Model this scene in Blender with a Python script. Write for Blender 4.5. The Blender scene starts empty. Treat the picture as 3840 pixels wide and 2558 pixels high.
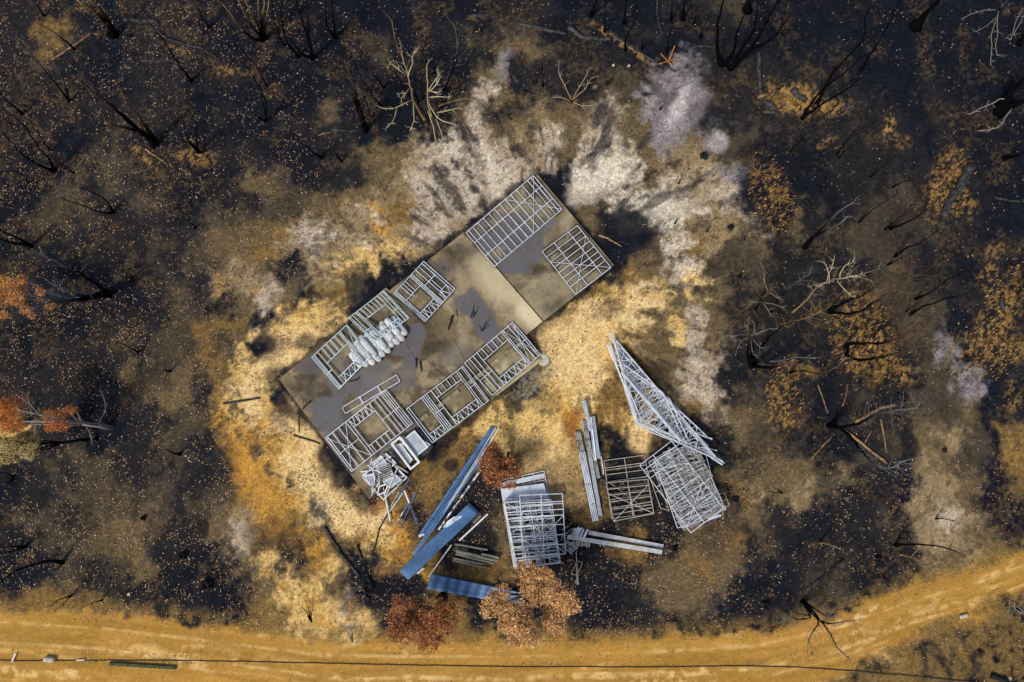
import bpy, math, random
import numpy as np
from mathutils import Vector
random.seed(11); rng = np.random.default_rng(7)
SC = bpy.context.scene
COL = SC.collection

# ------------------------------------------------------------------ camera, light, exposure
TILT = math.radians(8.5); H = 39.6; F = 2560.0
cam_d = bpy.data.cameras.new('camera'); cam = bpy.data.objects.new('camera', cam_d); COL.objects.link(cam)
cam.location = (0, 0, H); cam.rotation_euler = (TILT, 0, 0)
cam_d.sensor_width = 36; cam_d.lens = 24; cam_d.clip_end = 2000
SC.camera = cam
world = bpy.data.worlds.new('World'); SC.world = world; world.use_nodes = True
nt = world.node_tree; sky = nt.nodes.new('ShaderNodeTexSky'); sky.sky_type = 'NISHITA'; sky.sun_disc = False
SUN_EL, SUN_AZ = math.radians(48), math.radians(222)
sky.sun_elevation = SUN_EL; sky.sun_rotation = SUN_AZ; sky.dust_density = 2.5
nt.links.new(sky.outputs[0], nt.nodes['Background'].inputs[0]); nt.nodes['Background'].inputs[1].default_value = 0.09
sl = bpy.data.lights.new('sun', 'SUN'); sl.energy = 2.0; sl.angle = math.radians(9); sl.color = (1, 0.955, 0.88)
so = bpy.data.objects.new('sun', sl); COL.objects.link(so)
sd = Vector((math.sin(SUN_AZ)*math.cos(SUN_EL), math.cos(SUN_AZ)*math.cos(SUN_EL), math.sin(SUN_EL)))
so.rotation_euler = sd.to_track_quat('Z', 'Y').to_euler(); so.location = (-20, -20, 60)
SC.view_settings.view_transform = 'Standard'; SC.view_settings.look = 'None'
SC.view_settings.exposure = 0.45; SC.view_settings.gamma = 1

# ------------------------------------------------------------------ mapping helpers
CT, ST = math.cos(TILT), math.sin(TILT)
def P(u, v, z=0.0):
    """point at height z seen in the photograph at (u, v)"""
    a, b = (u-1920)/F, -(v-1279)/F
    d = (a, b*CT + ST, b*ST - CT)
    s = (z-H)/d[2]
    return Vector((s*d[0], s*d[1], z))
def proj(X, Y, Z=0.0):
    z0 = Z-H
    yc = Y*CT + z0*ST; zc = -Y*ST + z0*CT
    return 1920 + F*X/(-zc), 1279 - F*yc/(-zc)

_T = {}
def vn(x, y, seed):
    if seed not in _T: _T[seed] = np.random.default_rng(seed).random((256, 256))
    T = _T[seed]; xi = np.floor(x).astype(int); yi = np.floor(y).astype(int)
    fx = x-xi; fy = y-yi; fx = fx*fx*(3-2*fx); fy = fy*fy*(3-2*fy)
    a = T[xi & 255, yi & 255]; b = T[(xi+1) & 255, yi & 255]; c = T[xi & 255, (yi+1) & 255]; d = T[(xi+1) & 255, (yi+1) & 255]
    return (a*(1-fx)+b*fx)*(1-fy)+(c*(1-fx)+d*fx)*fy
def fbm(x, y, seed, o=4, g=0.5):
    s = 0; a = 1; t = 0
    for k in range(o):
        c, sn = math.cos(k*1.1), math.sin(k*1.1)
        s = s + a*vn((x*c-y*sn)*2**k+17.3*k, (x*sn+y*c)*2**k+5.1*k, seed+k); t += a; a *= g
    return s/t
def sst(a, b, x): t = np.clip((x-a)/(b-a), 0, 1); return t*t*(3-2*t)

# ------------------------------------------------------------------ burnt soil map: one letter per 1.25 m of ground
def lin(r, g, b):
    return [((c/255)/12.92 if c <= 10 else ((c/255+0.055)/1.055)**2.4) for c in (r, g, b)]
PAL = {'D': lin(22,25,33), 'C': lin(36,35,37), 'B': lin(70,62,50), 'M': lin(104,88,62), 'T': lin(148,126,92),
       'P': lin(184,166,142), 'W': lin(218,204,180), 'G': lin(134,126,126), 'Y': lin(216,178,108), 'O': lin(186,136,60),
       'S': lin(228,192,132), 'K': lin(126,99,56)}
ROWS = [
'CCCDDDCCCDDDDDDD'+'DDDCDDDCCCDDDDDC'+'DCBDDDDDDDDDDDDD',
'CCKCDDCCCCDDDDDD'+'DDDDCCBCBDDCDDCD'+'DCDDDDDDDDDDDDDD',
'CCBCDDCCCCDDDDDD'+'DBDDDCCMMBCCCCDD'+'CCCCDDDDDDDDDDDD',
'CCCDDDCCCCCDDDDD'+'DCDDDDMGCCCCCBCG'+'CCCCCCCCDDDCDDDD',
'CDCCDDCCCDDDDDDC'+'CDDDDCPMDBCCBBGG'+'GBCCKKCCCDDCDDDD',
'DDCCCCCCCDCDDCCM'+'DDDDDMPCMTMTPMGG'+'GCCCCCCCCCDCCDDD',
'CCCDCBCDDDCDDDCC'+'CDDDCPPMTPMPPMMG'+'MGBBCCCCCCCDCDDD',
'CDDDBBCCDCCCCDDD'+'BMMTPPPPTPMPWWMT'+'TTBDDDDCCCCDCCDD',
'DDDBCBCCDDDMMBDC'+'CMTPPPPPPCDWWPMP'+'TPGDDDDCCCBCCCDD',
'DDBBCCBBDDCCBBMM'+'MTKPPPPPCCCMMWWP'+'PTPDDDDCCBBCCCDD',
'DBBCCCCCCCBBMKPP'+'TOTPPTCCCCCMCDDW'+'TTMPCMCBBBBBCCDD',
'DCCCCCCBCBMMKTPT'+'TTYTDCCCCCCCDDMP'+'KTBMCCCBBBBCCDCC',
'CCDDCDCBCBBTMDTT'+'YYDCCCCCCCCCCKMP'+'SBBBCCCCCBBCCDCD',
'KCDDDCDCBCTTPMDK'+'BDCCCCCCCCCKYSYM'+'YMCBCCCCCBBBCCCD',
'CCDDDDDCBBDMDYYY'+'DCCCCCCCCCKSSSSM'+'PMCCCCCCCCBBDCCC',
'DDDDCCCBBKKKSSYM'+'CCCCCCCCCYSSSYMY'+'PMCCCCCCCDBBDCCC',
'DDCCCBCBBKBYDSSY'+'CCCCCCCCBSSSYYMM'+'PTCCDDDCCCDBGCCK',
'CCCCCCMBMBKYSYYC'+'CCCCCCCBBYSSKKMM'+'PPCDCKDCCCDBBGDC',
'CDCCDDCMMCKSSDCC'+'CCCCCCKYBYYSKKYM'+'PPCBCCDCBCCBBGDD',
'ODCDDCCCBBOYSTCC'+'CCCCKKYYYYOYKYYY'+'KPMBCCDCCCCBBMDC',
'YYCDDDCCBBCOKYSD'+'CCCKKKYYYYYKDCMC'+'DCMBBCDDCBCMTBDK',
'CCCBBCCCBCDOYSSD'+'DDBKCKKDKYYKDCCC'+'DCCBMBDDBCCMMBDK',
'DCBCBBCBCCCOKYSD'+'YMCKKKCDKCKKDCCC'+'DDMBMMBMCCDTTMDK',
'DCCBBBBBCBBKOOYP'+'SSKKKCCCCCCKDCCD'+'CCKTMTMCCDDTTMDD',
'CBBCBMMBCCMTOKKS'+'YSOCKCCMDDDKCCCD'+'CBMMCCDCCBDTPTCD',
'DCBBBMMCCCMPKCOK'+'KYOKKCCMMDDDCKCC'+'MMKCBDCCCCDTTMMC',
'DDDBCBMCCDDMYCKY'+'DDKOKKKKCDDCCKCM'+'KMMCDCCBCDCMMTKO',
'DDCBCCDDDDDDMYYM'+'CDDCKCKCDDDDCCMM'+'MMDDDCBBCDDKOOOK',
'KKKKKCCCCCDDKYYY'+'PCDDKKDDDDDDDCCM'+'MBDCDDDDCKOOOOKD',
'OOOOKKCCCCDDKYYY'+'YYCCKKDDKKKDDCCC'+'CDDDDKKOOOOKKBDD',
'YOOOCOOOOYOOOOYO'+'OYYOOOOOOOOOOOOO'+'OOOOOOOOKYKCBKDD',
'CKKCMOOYYOOOOOOO'+'OYOOOOOOOOOOOOOO'+'OOOOKKKKCCKBDCDD']
GRID = np.array([[PAL[c] for c in r] for r in ROWS])          # 32 x 48 x 3
ROAD_T = [(-900,2240),(0,2272),(400,2298),(800,2345),(1280,2402),(1900,2402),(2400,2392),(2860,2362),(3130,2300),(3417,2195),(3631,2138),(3840,2055),(4700,1800)]
ROAD_B = [(-900,2720),(0,2700),(1500,2760),(2500,2740),(2900,2680),(3200,2510),(3346,2410),(3560,2300),(3840,2207),(4700,1980)]
def road_edges(u):
    return (np.interp(u, [p[0] for p in ROAD_T], [p[1] for p in ROAD_T]), np.interp(u, [p[0] for p in ROAD_B], [p[1] for p in ROAD_B]))
SLAB = [(2011,648),(2303,993),(2035,1205),(1975,1255),(2034,1352),(1385,1873),(1045,1420),(1338,1198),(1322,1180),(1448,1078),(1460,1090),(1742,868)]
def seg_d(u, v, a, b):
    ax, ay = a; bx, by = b; t = np.clip(((u-ax)*(bx-ax)+(v-ay)*(by-ay))/((bx-ax)**2+(by-ay)**2), 0, 1)
    return np.hypot(u-ax-t*(bx-ax), v-ay-t*(by-ay))
def poly_d(u, v, pts, closed=True):
    d = None
    for i in range(len(pts) if closed else len(pts)-1):
        e = seg_d(u, v, pts[i], pts[(i+1) % len(pts)]); d = e if d is None else np.minimum(d, e)
    return d
def inside(u, v, pts):
    r = np.zeros(np.shape(u), bool); n = len(pts)
    for i in range(n):
        (x1, y1), (x2, y2) = pts[i], pts[(i+1) % n]
        if y1 == y2: continue
        c = ((y1 > v) != (y2 > v)) & (u < (x2-x1)*(v-y1)/(y2-y1)+x1); r ^= c
    return r
def gh(X, Y):
    """ground height"""
    X = np.asarray(X, float); Y = np.asarray(Y, float); u, v = proj(X, Y)
    far = sst(0, 260, np.maximum.reduce([980-u, u-2860, 560-v, v-2300]))
    rt, rb = road_edges(u); rd = np.clip(np.minimum(v-rt, rb-v), -60, 60)
    calm = 1-0.93*sst(-60, 10, rd)
    big = (fbm(X*0.09+3, Y*0.09, 50, 3)-0.5)*0.5*far*calm
    fine = (fbm(X*1.1, Y*1.1, 60, 4)-0.5)*0.11*(0.45+0.55*far)*calm
    th = np.arctan2(v-1120, u-1980); rr = np.hypot(u-1980, v-1120)
    gul = (fbm(th*12+2, rr*0.0045, 80, 4)-0.5)*0.5*sst(330, 480, rr)*(1-sst(850, 1150, rr))*sst(-1150, -900, v-2250+0*v)*calm*(v < 1500)
    gul = gul*sst(0, 120, poly_d(u, v, SLAB))
    return big+fine+gul
def ghs(p): return float(gh(np.array([p.x]), np.array([p.y]))[0])

def blob(u, v, cx, cy, rx, ry, n, ang=0.0, soft=0.35):
    c, s = math.cos(ang), math.sin(ang); a = ((u-cx)*c+(v-cy)*s)/rx; b = (-(u-cx)*s+(v-cy)*c)/ry
    return 1-sst(1-soft, 1+soft, np.hypot(a, b)+(n-0.5)*1.1)
K_ALB = 1.0
FAN = [([(1690,610),(1760,670),(1810,735),(1835,790)], 13, .85), ([(1890,500),(1940,570),(1965,640)], 16, .7), ([(1600,640),(1660,720),(1700,790)], 9, .4), ([(2180,775),(2280,735),(2420,655),(2545,600)], 13, .75),
  ([(2345,700),(2430,665),(2500,640)], 9, .5), ([(2350,775),(2440,745),(2550,715),(2640,670)], 12, .75), ([(2390,905),(2500,870),(2620,850)], 13, .6), ([(2420,980),(2520,960),(2640,955)], 12, .6), ([(2400,560),(2460,505),(2510,450)], 15, .7),
  ([(2180,620),(2235,570),(2290,540)], 11, .6), ([(2060,560),(2100,600),(2160,620)], 12, .6), ([(2450,1080),(2560,1060),(2680,1080)], 14, .6), ([(2420,1180),(2520,1190),(2600,1230)], 14, .55),
  ([(2230,720),(2330,670),(2420,610)], 13, -.7), ([(2300,800),(2420,770),(2520,760)], 14, -.7), ([(2440,830),(2560,800),(2660,780)], 12, -.6), ([(1780,560),(1860,640),(1900,690)], 22, -.5), ([(2480,920),(2600,905)], 13, -.5), ([(1640,690),(1700,760)], 14, -.4)]
def soil(X, Y):
    u0, v0 = proj(X, Y)
    n1 = fbm(X*0.55, Y*0.55, 1, 4)-0.5; n2 = fbm(X*0.55+40, Y*0.55+9, 2, 4)-0.5
    h1 = fbm(X*3.1, Y*3.1, 3, 3)-0.5; h2 = fbm(X*3.1+7, Y*3.1+31, 4, 3)-0.5
    uu = u0+n1*170+h1*60; vv = v0+n2*170+h2*60
    Wd, Hh = 3840.0, 2558.0
    um = np.abs((uu+Wd*8) % (2*Wd)); um = np.where(um > Wd, 2*Wd-um, um)
    vm = np.abs((vv+Hh*8) % (2*Hh)); vm = np.where(vm > Hh, 2*Hh-vm, vm)
    gx = np.clip(um/80-0.5, 0, 46.999); gy = np.clip(vm/80-0.5, 0, 30.999)
    xi = gx.astype(int); yi = gy.astype(int); fx = (gx-xi)[:, None]; fy = (gy-yi)[:, None]
    r1 = fbm(X*1.7+11, Y*1.7, 401, 6, .72)-.5; r2 = fbm(X*1.7, Y*1.7+23, 411, 6, .72)-.5
    fx = sst(.1, .9, fx+r1[:, None]*1.3); fy = sst(.1, .9, fy+r2[:, None]*1.3)
    g = np.sqrt(GRID)
    c = ((g[yi, xi]*(1-fx)+g[yi, xi+1]*fx)*(1-fy)+(g[yi+1, xi]*(1-fx)+g[yi+1, xi+1]*fx)*fy)**2
    lum = c @ np.array([0.3, 0.6, 0.1])
    def mix(c, col, m): m = np.clip(m, 0, 1)[:, None]; return c*(1-m)+np.array(col)*m
    nf = fbm(X*2.3, Y*2.3, 5, 5, 0.6); ng = fbm(X*7, Y*7, 6, 3, 0.65); nm = fbm(X*0.9+5, Y*0.9, 7, 4)
    th = np.arctan2(v0-1120, u0-1980); rr = np.hypot(u0-1980, v0-1120)
    streak = fbm(th*12+n1*1.2, rr*0.0045+n2*0.5, 12, 5, 0.6)
    # gullies washed full of char in the pale ash fan
    fan = sst(330, 430, rr)*(1-sst(750, 1000, rr))*(v0 < 1350)*sst(0.15, 0.35, lum)
    c = mix(c, PAL['C'], fan*sst(0.56, 0.68, streak)*0.8)
    c = mix(c, PAL['W'], fan*sst(0.45, 0.3, streak)*0.0+fan*(1-sst(0.30, 0.42, streak))*0.55)
    for pts, wd_, am in FAN:
        d_ = poly_d(u0+n1*70+h1*26, v0+n2*70+h2*26, pts, False); c = mix(c, PAL['C'] if am > 0 else PAL['W'], (1-sst(wd_*.35, wd_*1.5, d_))*abs(am)*sst(.3, .5, nf))
    # char crust flecks on pale soil, pale soil showing through char
    c = mix(c, PAL['D'], sst(0.55, 0.68, nf)*0.62*sst(0.02, 0.2, lum))
    c = mix(c, PAL['B'], sst(0.58, 0.74, nm)*sst(0.45, 0.7, ng)*0.25*(1-sst(0.05, 0.15, lum)))
    c = mix(c, PAL['K'], sst(0.52, 0.70, fbm(X*0.7, Y*0.7+50, 21, 4))*sst(0.4, 0.6, ng)*0.2*(1-sst(0.05, 0.2, lum)))
    c = mix(c, PAL['O'], sst(0.6, 0.72, fbm(X*0.8+90, Y*0.8, 33, 4))*0.5*sst(0.1, 0.25, lum)*(v0 > 1000)*(u0 < 2300))
    c = mix(c, PAL['S'], blob(u0, v0, 2120, 1300, 190, 130, nm)*0.45+blob(u0, v0, 1130, 1330, 180, 80, nm, -0.5)*0.6+blob(u0, v0, 1190, 1640, 190, 75, nm, 0.9)*0.7+blob(u0, v0, 1450, 560+40, 60, 40, nm)*0)
    c = mix(c, PAL['S'], blob(u0, v0, 1250, 1870, 130, 70, nm, 0.9)*0.8+blob(u0, v0, 2080, 1760, 130, 150, nm)*0.35+blob(u0, v0, 2400, 1640, 45, 60, nm)*0.8)
    c = mix(c, PAL['O'], blob(u0, v0, 960, 1800, 70, 230, nm, -0.45)*0.75+blob(u0, v0, 1000, 1650, 40, 90, nm)*0.5)
    c = mix(c, PAL['W'], blob(u0, v0, 2250, 690, 140, 50, nm, -0.6)*0.6+blob(u0, v0, 2440, 800, 150, 55, nm, -0.4)*0.5)
    c = mix(c, PAL['G'], blob(u0, v0, 2540, 420, 70, 150, nm, 0.5)*0.9)
    c = mix(c, lin(190,182,176), blob(u0, v0, 2540, 400, 30, 90, nm, 0.4)*0.6+blob(u0, v0, 2700, 535, 35, 40, nm)*0.6)
    for (bx, by, rx, ry, an, w) in [(2355,870,105,95,0,.95),(2290,1150,70,40,-.6,.5),(1240,1700,55,80,.3,.9),(1310,1790,60,60,0,.9),(1350,1870,60,45,.6,.8),
        (990,1290,45,35,0,.85),(1150,1285,40,30,0,.7),(1700,1950,75,110,.4,.8),(2020,2440-90,110,45,0,.5),(2240,2220,160,110,0,.75),(1400,2220,150,90,0,.85),(1000,2010,110,60,.3,.5),
        (1020,1290,60,50,0,.5),(2050,1500,70,45,-.3,.35),(2560,1700,80,90,.9,.6),(2700,2010,110,60,-.4,.4),(1060,1520,55,30,.9,.8),(1120,1560,50,25,.9,.6),(1700,2080,60,70,0,.4),
        (1640,1700,35,28,0,.7),(1690,1745,28,24,0,.8),(2400,1545,30,28,0,.4),(2020,930-60,60,50,.6,.0),(2120,850,20,60,-.7,.2),(2070,710,60,34,.8,.7),(2000,1160,0.1,0.1,0,0),
        (2500,380,60,25,-.6,.5),(2450,760,90,18,-.5,.7),(2560,730,50,20,-.6,.5),(2640,440,50,60,0,.4),(1730,480,26,80,-.4,.5),(2240,430,70,50,0,.5),(1050,1420,70,40,0,.8),
        (2880,700,110,170,.15,.95),(3480,830,200,120,.2,.2),(2430,1400,60,70,0,.45),(1790,650,14,70,-.6,.3)]:
        c = mix(c, PAL['D'], blob(u0, v0, bx, by, rx, ry, nm, an)*w)
    # gold and orange clay turned up around stumps, logs and tussocks
    for (bx, by, rx, ry, an, w) in [(2980,370,110,55,.15,.9),(3090,395,120,30,.1,.7),(2900,740,60,150,-.35,.55),(3555,700,65,120,.3,.85),(3235,1240,100,150,-.3,.75),(3270,1330,90,70,-.2,.8),
        (3400,1400,50,40,0,.6),(2935,1500,60,110,0,.8),(3700,1290,120,80,-.3,.7),(3760,1150,60,120,.4,.7),(3800,1730,60,60,0,.5),(3800,1480,30,50,0,.7),(430,600+0,60,25,.7,.0),(735,590,70,30,.1,.9),
        (540,590,70,18,.8,.7),(205,190,70,14,-.55,.5),(100,150,60,40,.6,.0),(860,270,70,16,.1,.8),(660,190,50,12,.4,.5),(2330,165,120,12,.62,.9),(1780,68,22,10,0,.8),(2620,400+0,12,12,0,0),
        (3335,470,20,55,.1,.8),(3100,530,40,14,-.5,.6),(3370,530,40,30,0,.4),(3480,590+0,30,20,0,.0),(3630,780,30,40,0,.6),(3720,980,30,90,.2,.6),(3670,1040,25,25,0,.5),(2410,1300,20,10,0,0)]:
        if w: c = mix(c, lin(178,136,74), blob(u0, v0, bx, by, rx, ry, fbm(X*2.0, Y*2.0, 44, 4, 0.7), an, 0.6)*w*.8*sst(0.50, 0.60, .62*fbm(X*4.2, Y*4.2, 46, 4, .75)+.38*fbm((X*.82-Y*.57)*11, (X*.57+Y*.82)*2.6, 48, 3, .7)+.02))
    # truss stack shadow painted in as a brown band, rust stain by the channels
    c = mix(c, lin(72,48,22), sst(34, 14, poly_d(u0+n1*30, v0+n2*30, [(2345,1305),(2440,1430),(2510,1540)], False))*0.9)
    c = mix(c, lin(140,84,38), blob(u0, v0, 2145, 1600, 26, 46, nm, .5, .7)*.8+blob(u0, v0, 1892, 1600, 16, 12, nm)*0.5+blob(u0, v0, 1417, 1890, 26, 34, nm)*0.6)
    # scorch and wet dirt along the slab footing
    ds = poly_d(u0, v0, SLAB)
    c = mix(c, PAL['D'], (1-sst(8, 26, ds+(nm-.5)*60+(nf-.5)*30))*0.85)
    # rubble strip at the lower right of the slab
    c = mix(c, lin(120,116,100), blob(u0, v0, 2000, 1440, 90, 38, nm, -.6)*sst(.4, .6, ng)*0.9)
    # old wheel track and washed edge left of the slab
    for k, wdt in ((0, 9), (26, 7)):
        d = poly_d(u0+n1*40, v0+n2*40, [(900+k,1230),(850+k,1400),(905+k,1620),(1010+k,1770),(1180+k,1900),(1290+k,2080)], False)
        c = mix(c, PAL['B'], (1-sst(wdt, wdt+16, d))*sst(.4, .6, nf)*0.8)
    # dirt road
    rt, rb = road_edges(u0); q = v0-rt; c = mix(c, lin(120,96,54), sst(-75, -15, q+(nm-.5)*60)*sst(.3, .55, nf)*.75); q2 = rb-v0; jag = (nm-.5)*70+(nf-.5)*40
    rm = sst(-14, 22, q+jag)*sst(-14, 22, q2+jag)
    along = fbm(u0*0.0022+n1*.3, q*0.024, 90, 4, .55); al2 = fbm(u0*0.006, q*0.05, 95, 3, .6)
    rc = np.array(lin(184,138,66))[None]*(0.60+0.62*along[:, None])
    rc = mix(rc, lin(150,118,52), sst(.5, .72, al2)*.6)
    rc = mix(rc, lin(222,180,112), sst(.56, .72, fbm(u0*.004+9, q*.02+3, 99, 4, .65))*.85*sst(.42, .55, nf))
    rc = mix(rc, lin(165,120,40), sst(.5, .7, nm)*.35)
    for cq, cw, cc, ca in ((95, 22, lin(150,112,46), .55), (205, 24, lin(146,108,44), .5), (60, 6, lin(222,186,122), .5), (140, 7, lin(226,190,128), .6), (172, 5, lin(210,172,104), .5), (245, 7, lin(220,182,118), .5)):
        rc = mix(rc, cc, (1-sst(cw*.4, cw*1.3, np.abs(q-cq+(along-.5)*40)))*ca*sst(.38, .58, al2*.5+nf*.5))
    c = c*(1-rm[:, None])+rc*rm[:, None]
    for pts, wd_, lt in [([(1216,1976),(1284,2080),(1347,2161)], 7, 'D')]:
        c = mix(c, PAL[lt], (1-sst(wd_, wd_*2.5, poly_d(u0, v0, pts, False)))*.6)
    # grain
    gr = rng.random(len(X)); gfac = np.exp((gr-0.5)*0.45+(ng-0.5)*0.8+(nf-.5)*.8)
    c = c*np.where(rm > .5, gfac**0.35, gfac)[:, None]
    return np.clip(c*K_ALB, 0.002, 0.85)

# ------------------------------------------------------------------ materials
def newmat(name):
    m = bpy.data.materials.new(name); m.use_nodes = True
    return m, m.node_tree, m.node_tree.nodes['Principled BSDF']
def mat_attr(name, rough=0.9, bump=0.0, bscale=25, mottled=0.0, wet=False, spec=0.25, speck=False):
    m, t, b = newmat(name); a = t.nodes.new('ShaderNodeAttribute'); a.attribute_name = 'Col'
    b.inputs['Roughness'].default_value = rough; b.inputs['Specular IOR Level'].default_value = spec
    src = a.outputs['Color']; tc = t.nodes.new('ShaderNodeTexCoord')
    if mottled:
        n = t.nodes.new('ShaderNodeTexNoise'); n.inputs['Scale'].default_value = bscale*0.8; n.inputs['Detail'].default_value = 5; n.inputs['Roughness'].default_value = .7
        t.links.new(tc.outputs['Object'], n.inputs['Vector'])
        r = t.nodes.new('ShaderNodeMapRange'); r.inputs[1].default_value = .3; r.inputs[2].default_value = .7; r.inputs[3].default_value = 1-mottled; r.inputs[4].default_value = 1+mottled
        t.links.new(n.outputs['Fac'], r.inputs[0])
        mx = t.nodes.new('ShaderNodeVectorMath'); mx.operation = 'SCALE'; t.links.new(src, mx.inputs[0]); t.links.new(r.outputs[0], mx.inputs['Scale']); src = mx.outputs[0]
    if speck:
        for sc_, lo_, hi_, col_, amt in ((13, .60, .67, (.014,.012,.012), .6), (9, .66, .70, (.25,.19,.11), .12)):
            n = t.nodes.new('ShaderNodeTexNoise'); n.inputs['Scale'].default_value = sc_; n.inputs['Detail'].default_value = 3; n.inputs['Roughness'].default_value = .8
            t.links.new(tc.outputs['Object'], n.inputs['Vector'])
            r = t.nodes.new('ShaderNodeMapRange'); r.inputs[1].default_value = lo_; r.inputs[2].default_value = hi_; r.inputs[3].default_value = 0; r.inputs[4].default_value = amt; t.links.new(n.outputs['Fac'], r.inputs[0])
            k = t.nodes.new('ShaderNodeMix'); k.data_type = 'RGBA'; t.links.new(r.outputs[0], k.inputs[0]); t.links.new(src, k.inputs[6]); k.inputs[7].default_value = (*col_, 1); src = k.outputs[2]
    t.links.new(src, b.inputs['Base Color'])
    if bump:
        n2 = t.nodes.new('ShaderNodeTexNoise'); n2.inputs['Scale'].default_value = bscale; n2.inputs['Detail'].default_value = 6
        t.links.new(tc.outputs['Object'], n2.inputs['Vector'])
        bp = t.nodes.new('ShaderNodeBump'); bp.inputs['Strength'].default_value = bump; bp.inputs['Distance'].default_value = 0.05
        t.links.new(n2.outputs['Fac'], bp.inputs['Height']); t.links.new(bp.outputs[0], b.inputs['Normal'])
    if wet:
        w = t.nodes.new('ShaderNodeAttribute'); w.attribute_name = 'Wet'
        r = t.nodes.new('ShaderNodeMapRange'); r.inputs[3].default_value = rough; r.inputs[4].default_value = 0.3; t.links.new(w.outputs['Fac'], r.inputs[0]); t.links.new(r.outputs[0], b.inputs['Roughness'])
        r2 = t.nodes.new('ShaderNodeMapRange'); r2.inputs[3].default_value = spec; r2.inputs[4].default_value = 0.5; t.links.new(w.outputs['Fac'], r2.inputs[0]); t.links.new(r2.outputs[0], b.inputs['Specular IOR Level'])
    return m
def mat_two(name, c1, c2, scale=8, lo=.4, hi=.6, rough=.7, metal=0.0, stretch=None, bump=0.15, detail=5, spec=.4, rand=0.0):
    m, t, b = newmat(name); tc = t.nodes.new('ShaderNodeTexCoord'); n = t.nodes.new('ShaderNodeTexNoise')
    n.inputs['Scale'].default_value = scale; n.inputs['Detail'].default_value = detail; n.inputs['Roughness'].default_value = .65
    src = tc.outputs['Object']
    if stretch:
        mp = t.nodes.new('ShaderNodeMapping'); mp.inputs['Scale'].default_value = stretch; t.links.new(src, mp.inputs[0]); src = mp.outputs[0]
    t.links.new(src, n.inputs['Vector'])
    cr = t.nodes.new('ShaderNodeValToRGB'); cr.color_ramp.elements[0].position = lo; cr.color_ramp.elements[1].position = hi
    cr.color_ramp.elements[0].color = (*c1, 1); cr.color_ramp.elements[1].color = (*c2, 1)
    t.links.new(n.outputs['Fac'], cr.inputs[0]); out = cr.outputs[0]
    if rand:
        oi = t.nodes.new('ShaderNodeObjectInfo'); r = t.nodes.new('ShaderNodeMapRange'); r.inputs[3].default_value = 1-rand; r.inputs[4].default_value = 1+rand*0.4
        t.links.new(oi.outputs['Random'], r.inputs[0]); mx = t.nodes.new('ShaderNodeVectorMath'); mx.operation = 'SCALE'
        t.links.new(out, mx.inputs[0]); t.links.new(r.outputs[0], mx.inputs['Scale']); out = mx.outputs[0]
    t.links.new(out, b.inputs['Base Color'])
    b.inputs['Roughness'].default_value = rough; b.inputs['Metallic'].default_value = metal; b.inputs['Specular IOR Level'].default_value = spec
    if bump:
        bp = t.nodes.new('ShaderNodeBump'); bp.inputs['Strength'].default_value = bump; bp.inputs['Distance'].default_value = .02
        t.links.new(n.outputs['Fac'], bp.inputs['Height']); t.links.new(bp.outputs[0], b.inputs['Normal'])
    return m
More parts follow.
